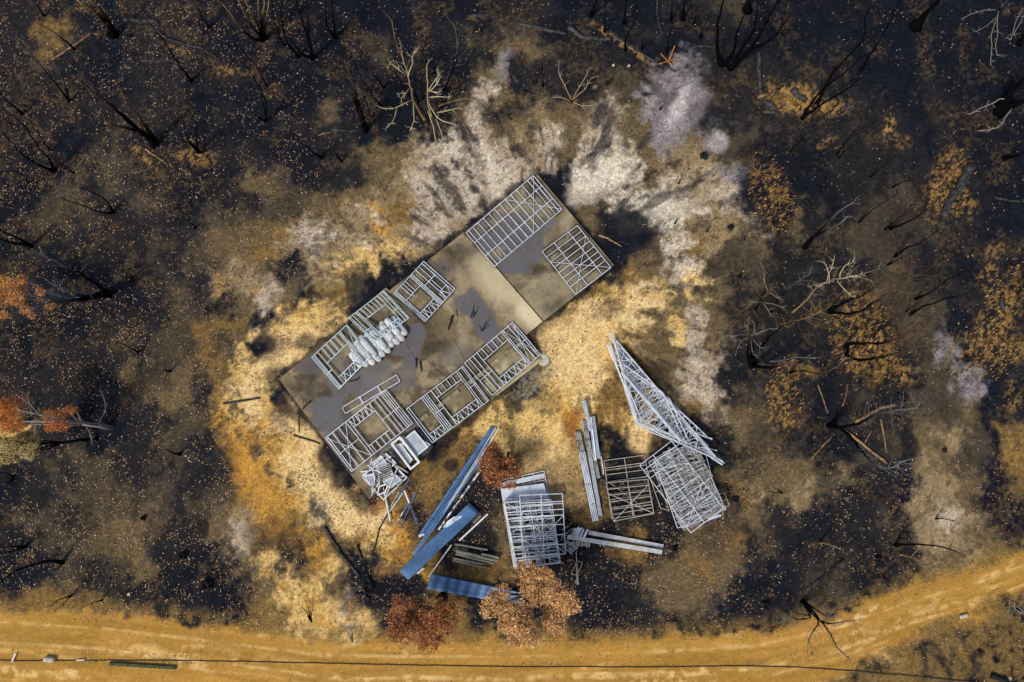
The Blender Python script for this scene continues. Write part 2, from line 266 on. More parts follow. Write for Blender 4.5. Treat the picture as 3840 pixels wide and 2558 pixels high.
M = {
 'soil': mat_attr('burnt_soil', .95, .25, 9, .28, spec=.06, speck=True),
 'sheet': mat_attr('blue_corrugated_sheet', .45, 0, 6, .18, spec=.4),
 'road': mat_attr('dirt_road', .95, .2, 9, .18, spec=.06),
 'slab': mat_attr('concrete', .75, .05, 30, .10, True),
 'leaf': mat_attr('dead_leaf', .8, spec=.2),
 'bark': mat_attr('bark', 1, .4, 18, .2, spec=.03),
 'steel': mat_two('galvanised_steel', (.50,.54,.60), (.78,.81,.84), 3, .35, .6, .5, .15, rand=.15, bump=.0),
 'steel_tan': mat_two('soot_stained_steel', (.28,.25,.19), (.52,.48,.40), 2.5, .35, .62, .55, .1, rand=.15, bump=0),
 'steel_cyan': mat_two('heat_tinted_steel', (.42,.56,.60), (.70,.80,.80), 2, .35, .6, .45, .15, rand=.12, bump=0),
 'steel_gold': mat_two('heat_yellowed_steel', (.50,.40,.20), (.68,.60,.40), 2, .35, .6, .45, .15, rand=.12, bump=0),
 'steel_dull': mat_two('dull_scorched_steel', (.10,.09,.08), (.55,.54,.50), 3.5, .38, .58, .6, .1, rand=.15, bump=0),
 'zinc': mat_two('zinc_sheet', (.52,.57,.64), (.74,.78,.84), 1.2, .3, .7, .4, .2, bump=.02),
 'blue': mat_two('blue_painted_steel', (.035,.10,.23), (.10,.23,.45), 2.2, .3, .7, .42, .05, bump=.03, rand=.3),
 'blue_sheet': mat_two('blue_roof_sheet', (.06,.14,.29), (.13,.24,.42), 1.6, .3, .7, .45, .05, bump=.03),
 'blue_burn': mat_two('white_back_of_sheet', (.45,.48,.52), (.85,.87,.88), 3, .4, .6, .4, .05, bump=.03),
 'white': mat_two('white_painted_metal', (.55,.54,.50), (.82,.82,.80), 4, .3, .6, .5, bump=.02),
 'cream': mat_two('cream_painted_metal', (.40,.38,.28), (.72,.70,.55), 3, .3, .6, .5, bump=.02),
 'sooty': mat_two('sooty_white_metal', (.02,.02,.022), (.75,.75,.75), 4, .44, .56, .55, bump=.05),
 'char': mat_two('charred_wood', (.006,.006,.007), (.03,.029,.03), 22, .35, .7, .85, stretch=(1,1,1), bump=.5, spec=.2),
 'greywood': mat_two('grey_weathered_wood', (.12,.12,.095), (.30,.29,.23), 6, .3, .7, .9, bump=.4, rand=.3),
 'mosswood': mat_two('mossy_wood', (.025,.032,.016), (.10,.12,.055), 8, .4, .65, .95, bump=.5),
 'ashwood': mat_two('ash_grey_log', (.012,.012,.013), (.075,.072,.070), 5, .4, .65, .95, bump=.5),
 'rawwood': mat_two('split_orange_wood', (.05,.03,.014), (.34,.21,.09), 5, .35, .6, .9, bump=.4),
 'foil': mat_two('silver_foil_wrap', (.16,.17,.17), (.70,.71,.69), 16, .38, .52, .55, .0, bump=.25, detail=5, rand=.25),
 'glass': mat_two('dusty_glass', (.30,.34,.38), (.50,.54,.58), 1.5, .3, .7, .12, 0, bump=0, spec=.9),
 'black': mat_two('black_packing', (.012,.013,.016), (.05,.052,.06), 5, .4, .7, .6, bump=.3),
 'orange': mat_two('rusty_orange_steel', (.28,.08,.01), (.62,.26,.03), 4, .35, .65, .6, .1, bump=.1),
 'stone': mat_two('pale_stone', (.35,.31,.22), (.6,.55,.42), 6, .3, .7, .9, bump=.3),
 'tile': mat_two('edge_block', (.17,.15,.085), (.30,.265,.16), 6, .3, .7, .85, bump=.2, rand=.2),
 'cable': mat_two('black_cable', (.015,.015,.018), (.03,.03,.035), 8, .4, .6, .6, bump=0),
 'crack': mat_two('crack_dirt', (.02,.017,.012), (.05,.042,.03), 8, .4, .6, .95, bump=0),
}

# ------------------------------------------------------------------ object helpers
def mesh_obj(name, V, Fc, mat, parent=None, loc=None, cols=None, smooth=False):
    loc = Vector(loc) if loc is not None else Vector((0, 0, 0))
    me = bpy.data.meshes.new(name)
    base = parent.location if parent is not None else loc
    if parent is not None and parent.parent is not None: base = parent.parent.location+parent.location
    me.from_pydata([(v[0]-base[0], v[1]-base[1], v[2]-base[2]) for v in V], [], Fc)
    if cols is not None: set_col(me, cols)
    if smooth: me.polygons.foreach_set('use_smooth', [True]*len(me.polygons))
    me.materials.append(mat); o = bpy.data.objects.new(name, me); COL.objects.link(o)
    if parent is None: o.location = loc
    else: o.parent = parent
    return o
def set_col(me, cols, name='Col'):
    a = me.color_attributes.new(name, 'FLOAT_COLOR', 'POINT'); c = np.ones((len(me.vertices), 4), np.float32)
    c[:, :3] = np.asarray(cols, np.float32); a.data.foreach_set('color', c.ravel())
def tag(o, label=None, cat=None, group=None, kind=None):
    if label and cat and not kind: kind = 'thing'
    if label: o['label'] = label
    if cat: o['category'] = cat
    if group: o['group'] = group
    if kind: o['kind'] = kind
    return o
def thing(name, label, cat, loc, group=None):
    o = bpy.data.objects.new(name, None); COL.objects.link(o); o.location = loc; o.empty_display_size = .2
    return tag(o, label, cat, group)
def bar_geo(p0, p1, w, h, V, Fc, wob=0.0):
    """box from p0 to p1 (Vectors at the underside centre), width w, height h"""
    d = p1-p0; n = Vector((-d.y, d.x, 0))
    n = n.normalized()*w/2 if n.length > 1e-6 else Vector((w/2, 0, 0))
    up = Vector((0, 0, h)); b = len(V)
    for p in (p0, p1): V += [p-n, p+n, p+n+up, p-n+up]
    Fc += [(b, b+1, b+2, b+3), (b+7, b+6, b+5, b+4), (b, b+4, b+5, b+1), (b+1, b+5, b+6, b+2), (b+2, b+6, b+7, b+3), (b+3, b+7, b+4, b)]
def bar(name, p0, p1, w, h, mat, parent=None, label=None):
    V, Fc = [], []; bar_geo(p0, p1, w, h, V, Fc)
    o = mesh_obj(name, V, Fc, mat, parent, loc=(p0+p1)/2 if parent is None else None)
    if label and parent is not None: o['label'] = label
    return o
def tube_geo(pts, rads, V, Fc, n=6, cols=None, colfn=None, lump=0.0):
    b0 = len(V); L = len(pts)
    for i, p in enumerate(pts):
        d = (pts[min(i+1, L-1)]-pts[max(i-1, 0)]).normalized()
        a = d.cross(Vector((0.3, 0.9, 0.1))).normalized(); c = d.cross(a)
        for k in range(n):
            t = 2*math.pi*k/n; r = rads[i]*(1+lump*(random.random()-.5))
            V.append(p+a*math.cos(t)*r+c*math.sin(t)*r)
            if cols is not None: cols.append(colfn(i/(L-1)) if colfn else (0, 0, 0))
    for i in range(L-1):
        for k in range(n):
            k2 = (k+1) % n; Fc.append((b0+i*n+k, b0+i*n+k2, b0+(i+1)*n+k2, b0+(i+1)*n+k))
    Fc.append(tuple(b0+k for k in range(n))[::-1]); Fc.append(tuple(b0+(L-1)*n+k for k in range(n)))

# ------------------------------------------------------------------ ground, road
def axis(lo, hi, st, far):
    a = list(np.arange(lo, hi+1e-6, st)); s = st; x = a[-1]; r = []
    while x < far: s *= 1.25; x += s; r.append(x)
    s = st; x = a[0]; l = []
    while x > -far: s *= 1.25; x -= s; l.append(x)
    return np.array(l[::-1]+a+r)
def grid_obj(name, X, Y, Z, mat, cols):
    ny, nx = X.shape; me = bpy.data.meshes.new(name); N = nx*ny
    me.vertices.add(N); me.vertices.foreach_set('co', np.stack([X, Y, Z], -1).astype(np.float32).ravel())
    i = np.arange(N).reshape(ny, nx); q = np.stack([i[:-1, :-1], i[:-1, 1:], i[1:, 1:], i[1:, :-1]], -1).reshape(-1, 4)
    me.loops.add(q.size); me.loops.foreach_set('vertex_index', q.ravel().astype(np.int32))
    me.polygons.add(len(q)); me.polygons.foreach_set('loop_start', np.arange(0, q.size, 4, dtype=np.int32))
    me.polygons.foreach_set('loop_total', np.full(len(q), 4, np.int32)); me.polygons.foreach_set('use_smooth', np.ones(len(q), bool))
    me.update(calc_edges=True); set_col(me, cols); me.materials.append(mat)
    o = bpy.data.objects.new(name, me); COL.objects.link(o); return o
xs = axis(-34, 34, 0.068, 260); ys = axis(-14.5, 29.5, 0.068, 260)
X, Y = np.meshgrid(xs, ys); Z = gh(X.ravel(), Y.ravel()).reshape(X.shape)
g = grid_obj('ground', X, Y, Z, M['soil'], soil(X.ravel(), Y.ravel())); tag(g, kind='structure')
g['label'] = 'burnt forest floor of black char, grey ash and bare golden sand'; g['category'] = 'ground'
us = np.linspace(-500, 4340, 900); q = np.linspace(0, 1, 64); rt, rb = road_edges(us)
UX = []; 
U = np.repeat(us[None], 64, 0); Vv = rt[None]+(rb-rt)[None]*q[:, None]
a_ = (U-1920)/F; b_ = -(Vv-1279)/F; s_ = -H/(b_*ST-CT); RX = s_*a_; RY = s_*(b_*CT+ST)
RZ = gh(RX.ravel(), RY.ravel()).reshape(RX.shape)+0.014
RZ[0] -= .03; RZ[-1] -= .03; RZ[:, 0] -= .03; RZ[:, -1] -= .03
r_ = grid_obj('dirt_road', RX[::-1], RY[::-1], RZ[::-1], M['road'], soil(RX[::-1].ravel(), RY[::-1].ravel()))
tag(r_, 'ochre dirt road with wheel ruts curving up to the right edge', 'road', kind='structure')

# ------------------------------------------------------------------ concrete slab
ZM, ZG, ZP = 0.20, 0.15, 0.13          # main, garage, porch tops
def slab_part(name, poly, top, parent, fn, step=0.045):
    """extruded polygon whose top is a fine grid clipped to the outline, so stains are its own colour"""
    W = [P(u, v, top) for u, v in poly]
    e1 = (P(1748,874,top)-P(2000,659,top)).normalized(); e2 = Vector((-e1.y, e1.x, 0))
    O = W[0]; A = [((w-O).dot(e1), (w-O).dot(e2)) for w in W]
    a0, a1 = min(a for a, b in A), max(a for a, b in A); b0, b1 = min(b for a, b in A), max(b for a, b in A)
    import bmesh
    bm = bmesh.new(); vs = [bm.verts.new(w-parent.location) for w in W]; f = bm.faces.new(vs)
    bm.normal_update()
    if f.normal.z < 0: f.normal_flip()
    for (e, lo, hi) in ((e1, a0, a1), (e2, b0, b1)):
        k = lo+step
        while k < hi:
            geom = bm.verts[:]+bm.edges[:]+bm.faces[:]
            bmesh.ops.bisect_plane(bm, geom=geom, plane_co=O-parent.location+e*k, plane_no=e); k += step
    be = [e for e in bm.edges if e.is_boundary]
    r = bmesh.ops.extrude_edge_only(bm, edges=be)
    for v in r['geom']:
        if isinstance(v, bmesh.types.BMVert): v.co.z -= 0.45
    bmesh.ops.recalc_face_normals(bm, faces=bm.faces)
    me = bpy.data.meshes.new(name); bm.to_mesh(me); bm.free()
    co = np.empty(len(me.vertices)*3); me.vertices.foreach_get('co', co); co = co.reshape(-1, 3)+np.array(parent.location)
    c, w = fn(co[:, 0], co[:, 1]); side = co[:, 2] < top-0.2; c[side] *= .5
    set_col(me, c); a = me.attributes.new('Wet', 'FLOAT', 'POINT'); a.data.foreach_set('value', w.astype(np.float32))
    me.materials.append(M['slab']); o = bpy.data.objects.new(name, me); COL.objects.link(o); o.parent = parent
    return o
def concrete(base, pools, darks, lights):
    def fn(X, Y):
        u, v = proj(X, Y, 0.18); n = fbm(X*.45, Y*.45, 130, 6, .6); m = fbm(X*1.6, Y*1.6, 140, 5, .6); k = fbm(X*6, Y*6, 150, 3, .6); pm = fbm(X*.9+3, Y*.9, 160, 5, .5); bm_ = fbm(X*.75+30, Y*.75, 170, 6, .62)
        c = np.array(lin(*base))[None]*(0.35+1.15*n+.6*(m-.5)+.4*(k-.5))[:, None]*np.ones((len(X), 3))
        def mix(c, col, t): t = np.clip(t, 0, 1)[:, None]; return c*(1-t)+np.array(col)*t
        c = mix(c, lin(88,72,48), sst(.47, .64, n)*.75); c = mix(c, lin(140,124,94), sst(.55, .7, m)*.4); c = mix(c, lin(62,50,36), sst(.48, .62, bm_)*(.35+.35*(u < 1700))); c = mix(c, lin(84,84,90), sst(.52, .64, fbm(X*.5+70, Y*.5, 180, 5, .6))*.6*(u < 1560)*(v > 1250))
        for (a, b, rx, ry, an, w) in lights: c = mix(c, lin(222,206,164), blob(u, v, a, b, rx, ry, n, an, .6)*w)
        for (a, b, rx, ry, an, w) in darks: c = mix(c, lin(44,38,30), blob(u, v, a, b, rx, ry, m*.6+.2, an, .75)*min(1, w*1.35))
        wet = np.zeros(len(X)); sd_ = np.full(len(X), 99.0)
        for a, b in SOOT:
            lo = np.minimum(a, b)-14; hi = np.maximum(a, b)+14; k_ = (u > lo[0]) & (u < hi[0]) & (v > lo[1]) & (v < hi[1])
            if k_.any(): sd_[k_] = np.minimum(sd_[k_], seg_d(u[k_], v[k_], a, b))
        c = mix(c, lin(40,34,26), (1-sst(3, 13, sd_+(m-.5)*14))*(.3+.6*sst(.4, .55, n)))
        for (a, b, rx, ry, an, w) in pools:
            pn = .5+(pm-.5)*2.1; d = blob(u, v, a, b, rx, ry, pn, an, .10)*w; ring = blob(u, v, a, b, rx*1.15, ry*1.15, pn, an, .2)*w
            c = mix(c, lin(96,78,46), np.clip(ring-d, 0, 1)*.6); c = mix(c, lin(94,92,94), d*.9); wet = np.maximum(wet, d)
        cr = np.minimum.reduce([poly_d(u+(m-.5)*14, v+(k-.5)*8, pts, False) for pts in
             [[(1528,1290),(1560,1345),(1600,1350),(1640,1385),(1665,1410)], [(1700,1270),(1722,1300),(1740,1340)], [(1120,1475),(1140,1500),(1138,1515)]]])
        c = mix(c, lin(40,34,26), (1-sst(.6, 2.4, cr))*.7)
        return c, wet*.75
    return fn
# ------------------------------------------------------------------ steel wall frames lying flat
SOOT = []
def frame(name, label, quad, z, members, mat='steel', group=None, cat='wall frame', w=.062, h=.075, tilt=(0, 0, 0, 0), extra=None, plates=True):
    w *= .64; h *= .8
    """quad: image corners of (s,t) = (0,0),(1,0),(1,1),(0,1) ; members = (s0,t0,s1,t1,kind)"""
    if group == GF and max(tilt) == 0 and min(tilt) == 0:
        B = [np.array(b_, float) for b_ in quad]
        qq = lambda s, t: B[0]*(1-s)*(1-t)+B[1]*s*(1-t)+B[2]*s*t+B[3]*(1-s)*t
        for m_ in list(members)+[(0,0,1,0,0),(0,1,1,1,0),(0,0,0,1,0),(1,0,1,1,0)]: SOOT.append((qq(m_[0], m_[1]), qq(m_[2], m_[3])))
    Q = [P(*quad[i], z+tilt[i]) for i in range(4)]
    def q(s, t): return Q[0]*(1-s)*(1-t)+Q[1]*s*(1-t)+Q[2]*s*t+Q[3]*(1-s)*t
    root = thing(name, label, cat, q(.5, .5), group)
    ms = list(members)
    if plates: ms = [(0,0,1,0,'plate'),(0,1,1,1,'plate'),(0,0,0,1,'end_stud'),(1,0,1,1,'end_stud')]+ms
    for i, m_ in enumerate(ms):
        s0, t0, s1, t1, kd = m_[:5]; mt = m_[5] if len(m_) > 5 else mat
        dz = {'plate': 0, 'end_stud': -.004, 'stud': -.008, 'nogging': -.013, 'brace': h+.002, 'web': -.017, 'sill': -.011, 'flat_board': -.02}[kd]+(i % 7)*.0006
        ww = w*(.62 if kd == 'brace' else .8 if kd == 'web' else 1); hh = .012 if kd == 'brace' else h
        if kd == 'flat_board': ww = m_[6]; hh = .02; dz = h+.01
        up = Vector((0, 0, dz)); bar(kd, q(s0, t0)+up, q(s1, t1)+up, ww, hh, M[mt], root)
    return root
def st(*ss): return [(s, .012, s, .988, 'stud') for s in ss]
def zig(s0, s1, ta, tb, n):
    r = []; d = (s1-s0)/n
    for k in range(n):
        a = s0+k*d
        r += [(a, ta, a+d/2, tb, 'web'), (a+d/2, tb, a+d, ta, 'web')] if k % 2 == 0 else [(a, ta, a+d*.5, tb, 'web'), (a+d*.5, ta, a+d*.5, tb, 'web')]
    return r
def ladder(s0, s1, ta, tb, n): return [(s0+(s1-s0)*(k+1)/(n+1), ta, s0+(s1-s0)*(k+1)/(n+1), tb, 'stud') for k in range(n)]
def hz(s0, s1, t, kd='sill'): return [(s0, t, s1, t, kd)]
GF = 'steel wall frames laid out on the slab'
frame('wall_frame', 'largest wall frame on the slab, twelve bays and an X brace, at the top corner', [(2000,659),(1748,874),(1855,1000),(2107,786)], ZG+.02,
      st(.04,.96,.09,.172,.254,.338,.42,.502,.583,.665,.745,.825,.90)+hz(0,1,.3,'nogging')+hz(0,1,.68,'nogging')+[(.0,.0,.424,1,'brace'),(.424,0,0,1,'brace')], group=GF)
frame('wall_frame', 'X braced wall frame lying at the right corner of the garage slab', [(2165,847),(2291,1004),(2159,1105),(2033,944)], ZG+.02,
      st(.13,.25,.37,.5,.62,.72,.83)+hz(0,1,.25,'nogging')+hz(0,1,.66,'nogging')+[(.25,0,1,1,'brace'),(.25,1,1,0,'brace')], group=GF)
frame('wall_frame', 'twin window wall frame beside the small step in the upper slab edge', [(1589,981),(1478,1101),(1595,1207),(1706,1084)], ZM+.03,
      st(.06,.27,.40,.435,.47,.93,.965)+ladder(.06,.27,0,.42,1)+hz(.06,.40,.42)+hz(.06,.27,.78)+zig(.06,.40,.79,1,2)+hz(.47,.93,.33)+ladder(.47,.93,0,.33,2)+hz(.47,.93,.78)+zig(.47,.93,.79,1,4)
      +[(.2,.45,.2,.78,'stud'),(.7,0,.7,.33,'stud')], group=GF)
frame('wall_frame', 'bluish window frame resting over the upper end of the foil bales', [(1440,1092),(1308,1193),(1405,1283),(1534,1193)], .86,
      st(.03,.10,.18,.76,.80,.90,.965)+hz(.18,.76,.33)+ladder(.18,.76,0,.33,5)+hz(.18,.76,.84)+zig(.18,.76,.85,1,4)+hz(.03,.18,.6,'nogging')+hz(.8,.96,.6,'nogging'), 'steel_cyan', group=GF, tilt=(-.6,-.6,0,0))
frame('wall_frame', 'bluish window frame with doubled corner stud over the lower end of the foil bales', [(1302,1218),(1170,1340),(1272,1459),(1390,1337)], .80,
      st(.03,.2,.235,.93,.96)+[(.235,.0,.1,1,'brace'),(.0,.0,.2,.7,'brace')]+hz(.0,.2,.5,'nogging')+hz(.235,.84,.36)+ladder(.235,.84,0,.36,4)+hz(.235,.84,.80)+zig(.235,.84,.81,1,4)
      +[(.84,0,.84,1,'stud','steel_gold'),(.84,.55,1,.55,'nogging')], 'steel_cyan', group=GF, tilt=(-.5,-.5,-.45,0))
frame('wall_frame', 'narrow ladder frame with two cross pieces between bales and window frame', [(1487,1406),(1284,1528),(1296,1551),(1500,1430)], ZM+.02,
      [(.34,0,.34,1,'stud'),(.355,0,.355,1,'stud'),(.67,0,.67,1,'stud'),(.685,0,.685,1,'stud')], group=GF)
frame('wall_frame', 'large window wall frame with X braced bay at the lower left slab corner', [(1448,1463),(1222,1642),(1319,1769),(1548,1587)], ZM+.13,
      st(.03,.06,.09,.20,.28,.63,.67,.79,.89,.97)+ladder(.09,.28,0,1,1)[:0]+[(.145,0,.145,1,'stud')]+hz(0,.28,.5,'nogging')+hz(.28,.63,.22)+zig(.28,.63,0,.21,5)+hz(.28,.63,.78)+ladder(.28,.67,.78,1,4)
      +hz(.67,1,.5,'nogging')+[(1,0,.67,1,'brace'),(.67,0,1,1,'brace')], group=GF)
frame('wall_frame', 'two window wall frame over the block edging, middle of lower slab edge', [(1525,1534),(1737,1374),(1833,1502),(1622,1660)], ZM+.05,
      st(.035,.26,.29,.32,.35,.43,.87,.90,.975)+hz(.43,.87,.22)+ladder(.43,.87,0,.22,4)+hz(.43,.87,.8)+zig(.43,.87,.81,1,5)+hz(.035,.26,.8)+zig(.035,.26,.81,1,3)+hz(.29,.43,.5,'nogging')+hz(.87,1,.5,'nogging'), group=GF)
frame('wall_frame', 'window wall frame with slender X brace at the right end of the porch', [(1743,1362),(1923,1209),(2026,1330),(1846,1483)], ZM+.05,
      st(.1,.17,.25,.76,.79,.9,.965)+[(0,.55,.25,.55,'nogging')]+hz(.25,.76,.24)+ladder(.25,.76,0,.24,4)+hz(.25,.76,.8)+zig(.25,.76,.81,1,5)+hz(.79,1,.5,'nogging')+[(.79,0,1,.95,'brace'),(1,0,.79,1,'brace')], group=GF)

sl_loc = P(1650, 1230, ZM); slab = thing('concrete_slab', 'long stepped concrete house slab with wet patches under the loose wall frames', 'slab', sl_loc)
pools = [(1765,1135,42,42,.9,1),(1800,1190,34,60,-.5,1),(1835,1260,30,62,-.4,1),(1560,1265,24,36,.2,1),(1505,1315,34,30,0,1),(1535,1360,30,20,.4,1),(1500,1385,26,18,0,1),
         (1400,1400,140,44,-.45,.7),(1290,1420,110,55,.3,.6),(1215,1560,60,60,.3,.85),(1150,1370,60,40,.4,.5),(1660,1070-60,36,34,0,.4),(1715,1330,60,32,-.4,.45),(1250,1330,70,60,.5,.6)]
dk = [(1640,1300,50,34,0,.6),(1720,960,70,36,-.5,.5),(1300,1470,60,40,0,.5),(1585,1210,60,40,.3,.45),(1200,1490,70,40,.2,.4),(1160,1440,40,60,.2,.4),(1420,1330,90,60,-.5,.4),(1760,1330,50,30,-.4,.4)]
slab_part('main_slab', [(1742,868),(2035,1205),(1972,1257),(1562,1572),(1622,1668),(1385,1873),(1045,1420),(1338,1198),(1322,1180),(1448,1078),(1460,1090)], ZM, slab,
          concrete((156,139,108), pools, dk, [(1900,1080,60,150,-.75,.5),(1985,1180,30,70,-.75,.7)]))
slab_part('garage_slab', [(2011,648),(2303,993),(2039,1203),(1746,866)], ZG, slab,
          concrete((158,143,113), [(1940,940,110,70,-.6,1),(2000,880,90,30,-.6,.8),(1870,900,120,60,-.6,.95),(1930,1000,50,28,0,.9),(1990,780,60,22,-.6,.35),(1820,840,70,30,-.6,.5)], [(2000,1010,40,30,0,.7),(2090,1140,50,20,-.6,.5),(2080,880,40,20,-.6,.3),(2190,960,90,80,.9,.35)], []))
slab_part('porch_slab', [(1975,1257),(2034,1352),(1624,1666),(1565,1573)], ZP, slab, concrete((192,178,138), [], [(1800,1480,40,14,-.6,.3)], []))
# block edging between porch and house, with gaps
for k in range(13):
    t0 = k/13; t1 = (k+.93)/13
    if k in (1, 5, 9): continue
    a = P(1578+(1955-1578)*t0, 1575+(1287-1575)*t0, ZP+.01); b = P(1578+(1955-1578)*t1, 1575+(1287-1575)*t1, ZP+.01)
    bar('edge_block', a, b, .24, .085, M['tile'], slab)

# ------------------------------------------------------------------ foil wrapped bales
def lumpy(name, c, ax, L, W, Hh, mat, parent=None, label=None, cat=None, group=None, amp=.03):
    ay = Vector((-ax.y, ax.x, 0)); V, Fc = [], []; nu, nv = 22, 14; sd_ = random.random()*50
    for i in range(nu+1):
        a = -1+2*i/nu; e = (1-abs(a)**6)**.34 if abs(a) < 1 else 0
        for k in range(nv):
            t = 2*math.pi*k/nv; cy, cz = math.cos(t), math.sin(t); p = 1/((abs(cy)**7+abs(cz)**7)**(1/7))
            w = math.sin(a*7+sd_)*.3+math.sin(a*17+k*1.1+sd_)*.35+random.uniform(-.2, .2)
            r = 1+w*amp*2
            V.append(c+ax*(a*L/2)+ay*(cy*p*W/2*e*r)+Vector((0, 0, Hh/2+cz*p*Hh/2*e*(r if cz > 0 else 1))))
    for i in range(nu):
        for k in range(nv): k2 = (k+1) % nv; Fc.append((i*nv+k, (i+1)*nv+k, (i+1)*nv+k2, i*nv+k2))
    o = mesh_obj(name, V, Fc, mat, parent, loc=None if parent is not None else c, smooth=True)
    return tag(o, label, cat, group)
GB = 'silver foil bales stacked on the slab'
bax = (P(1410,1338,ZM)-P(1352,1266,ZM)).normalized()
ordn = ['lowest left', 'second from the left', 'third from the left', 'fourth from the left', 'fifth from the left', 'middle', 'fourth from the right', 'third from the right', 'second from the right', 'farthest right', 'outermost right']
for i, (u, v, L) in enumerate([(1338,1350,1.0),(1352,1338,1.35),(1370,1324,1.6),(1390,1308,1.75),(1408,1294,1.6),(1428,1280,1.6),(1446,1264,1.4),(1464,1250,1.55),(1482,1238,1.5),(1498,1224,1.25)]):
    lumpy('foil_bale', P(u, v, ZM+.005), bax, L*1.15, .40, .34, M['foil'], label='crumpled silver foil bale, %s in the bottom row on the slab' % ordn[i], cat='bale', group=GB, amp=.02)
for i, (u, v, L, nm_) in enumerate([(1366,1318,1.2,'left'),(1384,1306,1.25,'second from left'),(1420,1276,1.3,'centre'),(1452,1246,1.0,'second from right'),(1472,1226,1.1,'right')]):
    lumpy('foil_bale', P(u, v, ZM+.30), bax, L*1.1, .38, .25, M['foil'], label='crumpled silver foil bale in the upper layer, %s position under the frames' % nm_, cat='bale', group=GB, amp=.02)

# ------------------------------------------------------------------ bars, channels, battens
def loose(name, label, cat, a, b, w, h, z, mat, group=None, z2=None):
    p, r = P(*a, z), P(*b, z2 if z2 is not None else z); o = bar(name, p, r, w, h, M[mat]); return tag(o, label, cat, group)
def channel(name, label, cat, a, b, w, h, z, mat, group=None, ribs=3, z2=None):
    """ribbed steel section: a tray with raised lips"""
    p, r = P(*a, z), P(*b, z if z2 is None else z2); d = (r-p).normalized(); n = Vector((-d.y, d.x, 0)).normalized(); V, Fc = [], []
    bar_geo(p, r, w, h*.45, V, Fc)
    for k in range(ribs):
        o = n*((k/(ribs-1)-.5)*w*.86) if ribs > 1 else n*0
        bar_geo(p+o+Vector((0, 0, h*.45+.001)), r+o+Vector((0, 0, h*.45+.001)), w*.12 if ribs > 1 else w*.5, h*.55, V, Fc)
    c = (p+r)/2; return tag(mesh_obj(name, V, Fc, M[mat], None, c), label, cat, group)
def crop(x, y, s=2.614): return lambda a, b: (x+a/s, y+b/s)
c6 = crop(1400, 1600); c5 = crop(1100, 1400); c7 = crop(1700, 1700); c21 = crop(2100, 1500); ct = crop(2100, 1200)
GL = 'long blue roof flashings in the fanned bundle'
for (a, b, w, h, z, mt, lb) in [
    ((1165,2),(458,1062),.15,.10,.05,'blue','widest blue flashing at the left edge of the long bundle'),
    ((1186,6),(498,1055),.10,.09,.10,'blue','blue flashing lying second from the left in the long bundle'),
    ((1130,150),(392,1250),.11,.08,.16,'blue','blue flashing reaching lowest left from the long bundle'),
    ((1092,250),(408,1262),.08,.08,.08,'blue','thin blue flashing beside the red tree in the long bundle'),
    ((1060,330),(470,1170),.09,.07,.20,'blue','short blue flashing on top of the long bundle'),
    ((720,800),(425,1250),.08,.06,.06,'blue','shortest blue flashing at the bottom of the fanned bundle')]:
    channel('roof_flashing', lb, 'flashing', c6(*a), c6(*b), w, h, z, mt, GL, 2 if w > .09 else 1)
channel('roof_flashing', 'cream flashing along the right side of the blue bundle', 'flashing', c6(1236,12), c6(740,770), .10, .07, .12, 'cream', None, 1)
channel('roof_flashing', 'white strip crossing the cream flashing beside the blue bundle', 'flashing', c6(1198,12), c6(640,930), .05, .06, .16, 'white', None, 1)
channel('roof_flashing', 'scorched black and white strip below the red tree', 'flashing', c6(1052,425), c6(640,1010), .10, .06, .10, 'sooty', None, 1)
loose('metal_bracket', 'small white bracket at the lower end of the widest flashing', 'bracket', c6(446,1075), c6(500,1052), .12, .05, .07, 'white')
# corrugated sheets
def sheets(label, quad, z, n, mat, burn=(), lbl_layers=True, ncor=9, name='roof_sheet_pack'):
    Q = [P(*q_, z) for q_ in quad]; c = (Q[0]+Q[1]+Q[2]+Q[3])/4; root = thing(name, label, 'roof sheets', c)
    for L in range(n):
        V, Fc, cl = [], [], []; off = Vector((random.uniform(-.05, .05), random.uniform(-.05, .05), L*.035)); nx, nyy = ncor*8, 26
        for i in range(nx+1):
            for j in range(nyy+1):
                s, t = i/nx, j/nyy
                p = Q[0]*(1-s)*(1-t)+Q[3]*s*(1-t)+Q[2]*s*t+Q[1]*(1-s)*t
                zz = .028*max(-.5, min(.5, math.sin(s*ncor*2*math.pi)))*2+.02*math.sin(t*5+L)*s
                e = 0 if 0 < s < 1 else random.uniform(-.01, .01)
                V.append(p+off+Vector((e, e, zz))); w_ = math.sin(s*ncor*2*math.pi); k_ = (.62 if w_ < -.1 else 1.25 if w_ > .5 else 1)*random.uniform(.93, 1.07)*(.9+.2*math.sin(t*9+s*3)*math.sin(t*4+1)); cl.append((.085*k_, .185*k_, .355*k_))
        for i in range(nx):
            for j in range(nyy): a = i*(nyy+1)+j; Fc.append((a, a+nyy+1, a+nyy+2, a+1))
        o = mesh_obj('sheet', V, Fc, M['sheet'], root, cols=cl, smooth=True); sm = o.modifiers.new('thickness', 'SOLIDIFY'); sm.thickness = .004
    top = z+(n-1)*.035+.03
    for bp in burn:
        pts = [P(*b_, top) for b_ in bp]; cc = sum(pts, Vector())/len(pts); V = [p for p in pts]+[p-Vector((0,0,.01)) for p in pts]; k = len(pts)
        Fc = [tuple(range(k)), tuple(range(2*k-1, k-1, -1))]+[(i, i+k, (i+1) % k+k, (i+1) % k) for i in range(k)]
        o = mesh_obj('torn_flap', V, Fc, M['blue_burn'], root); o['label'] = 'turned up white underside of the torn sheet'
    return root
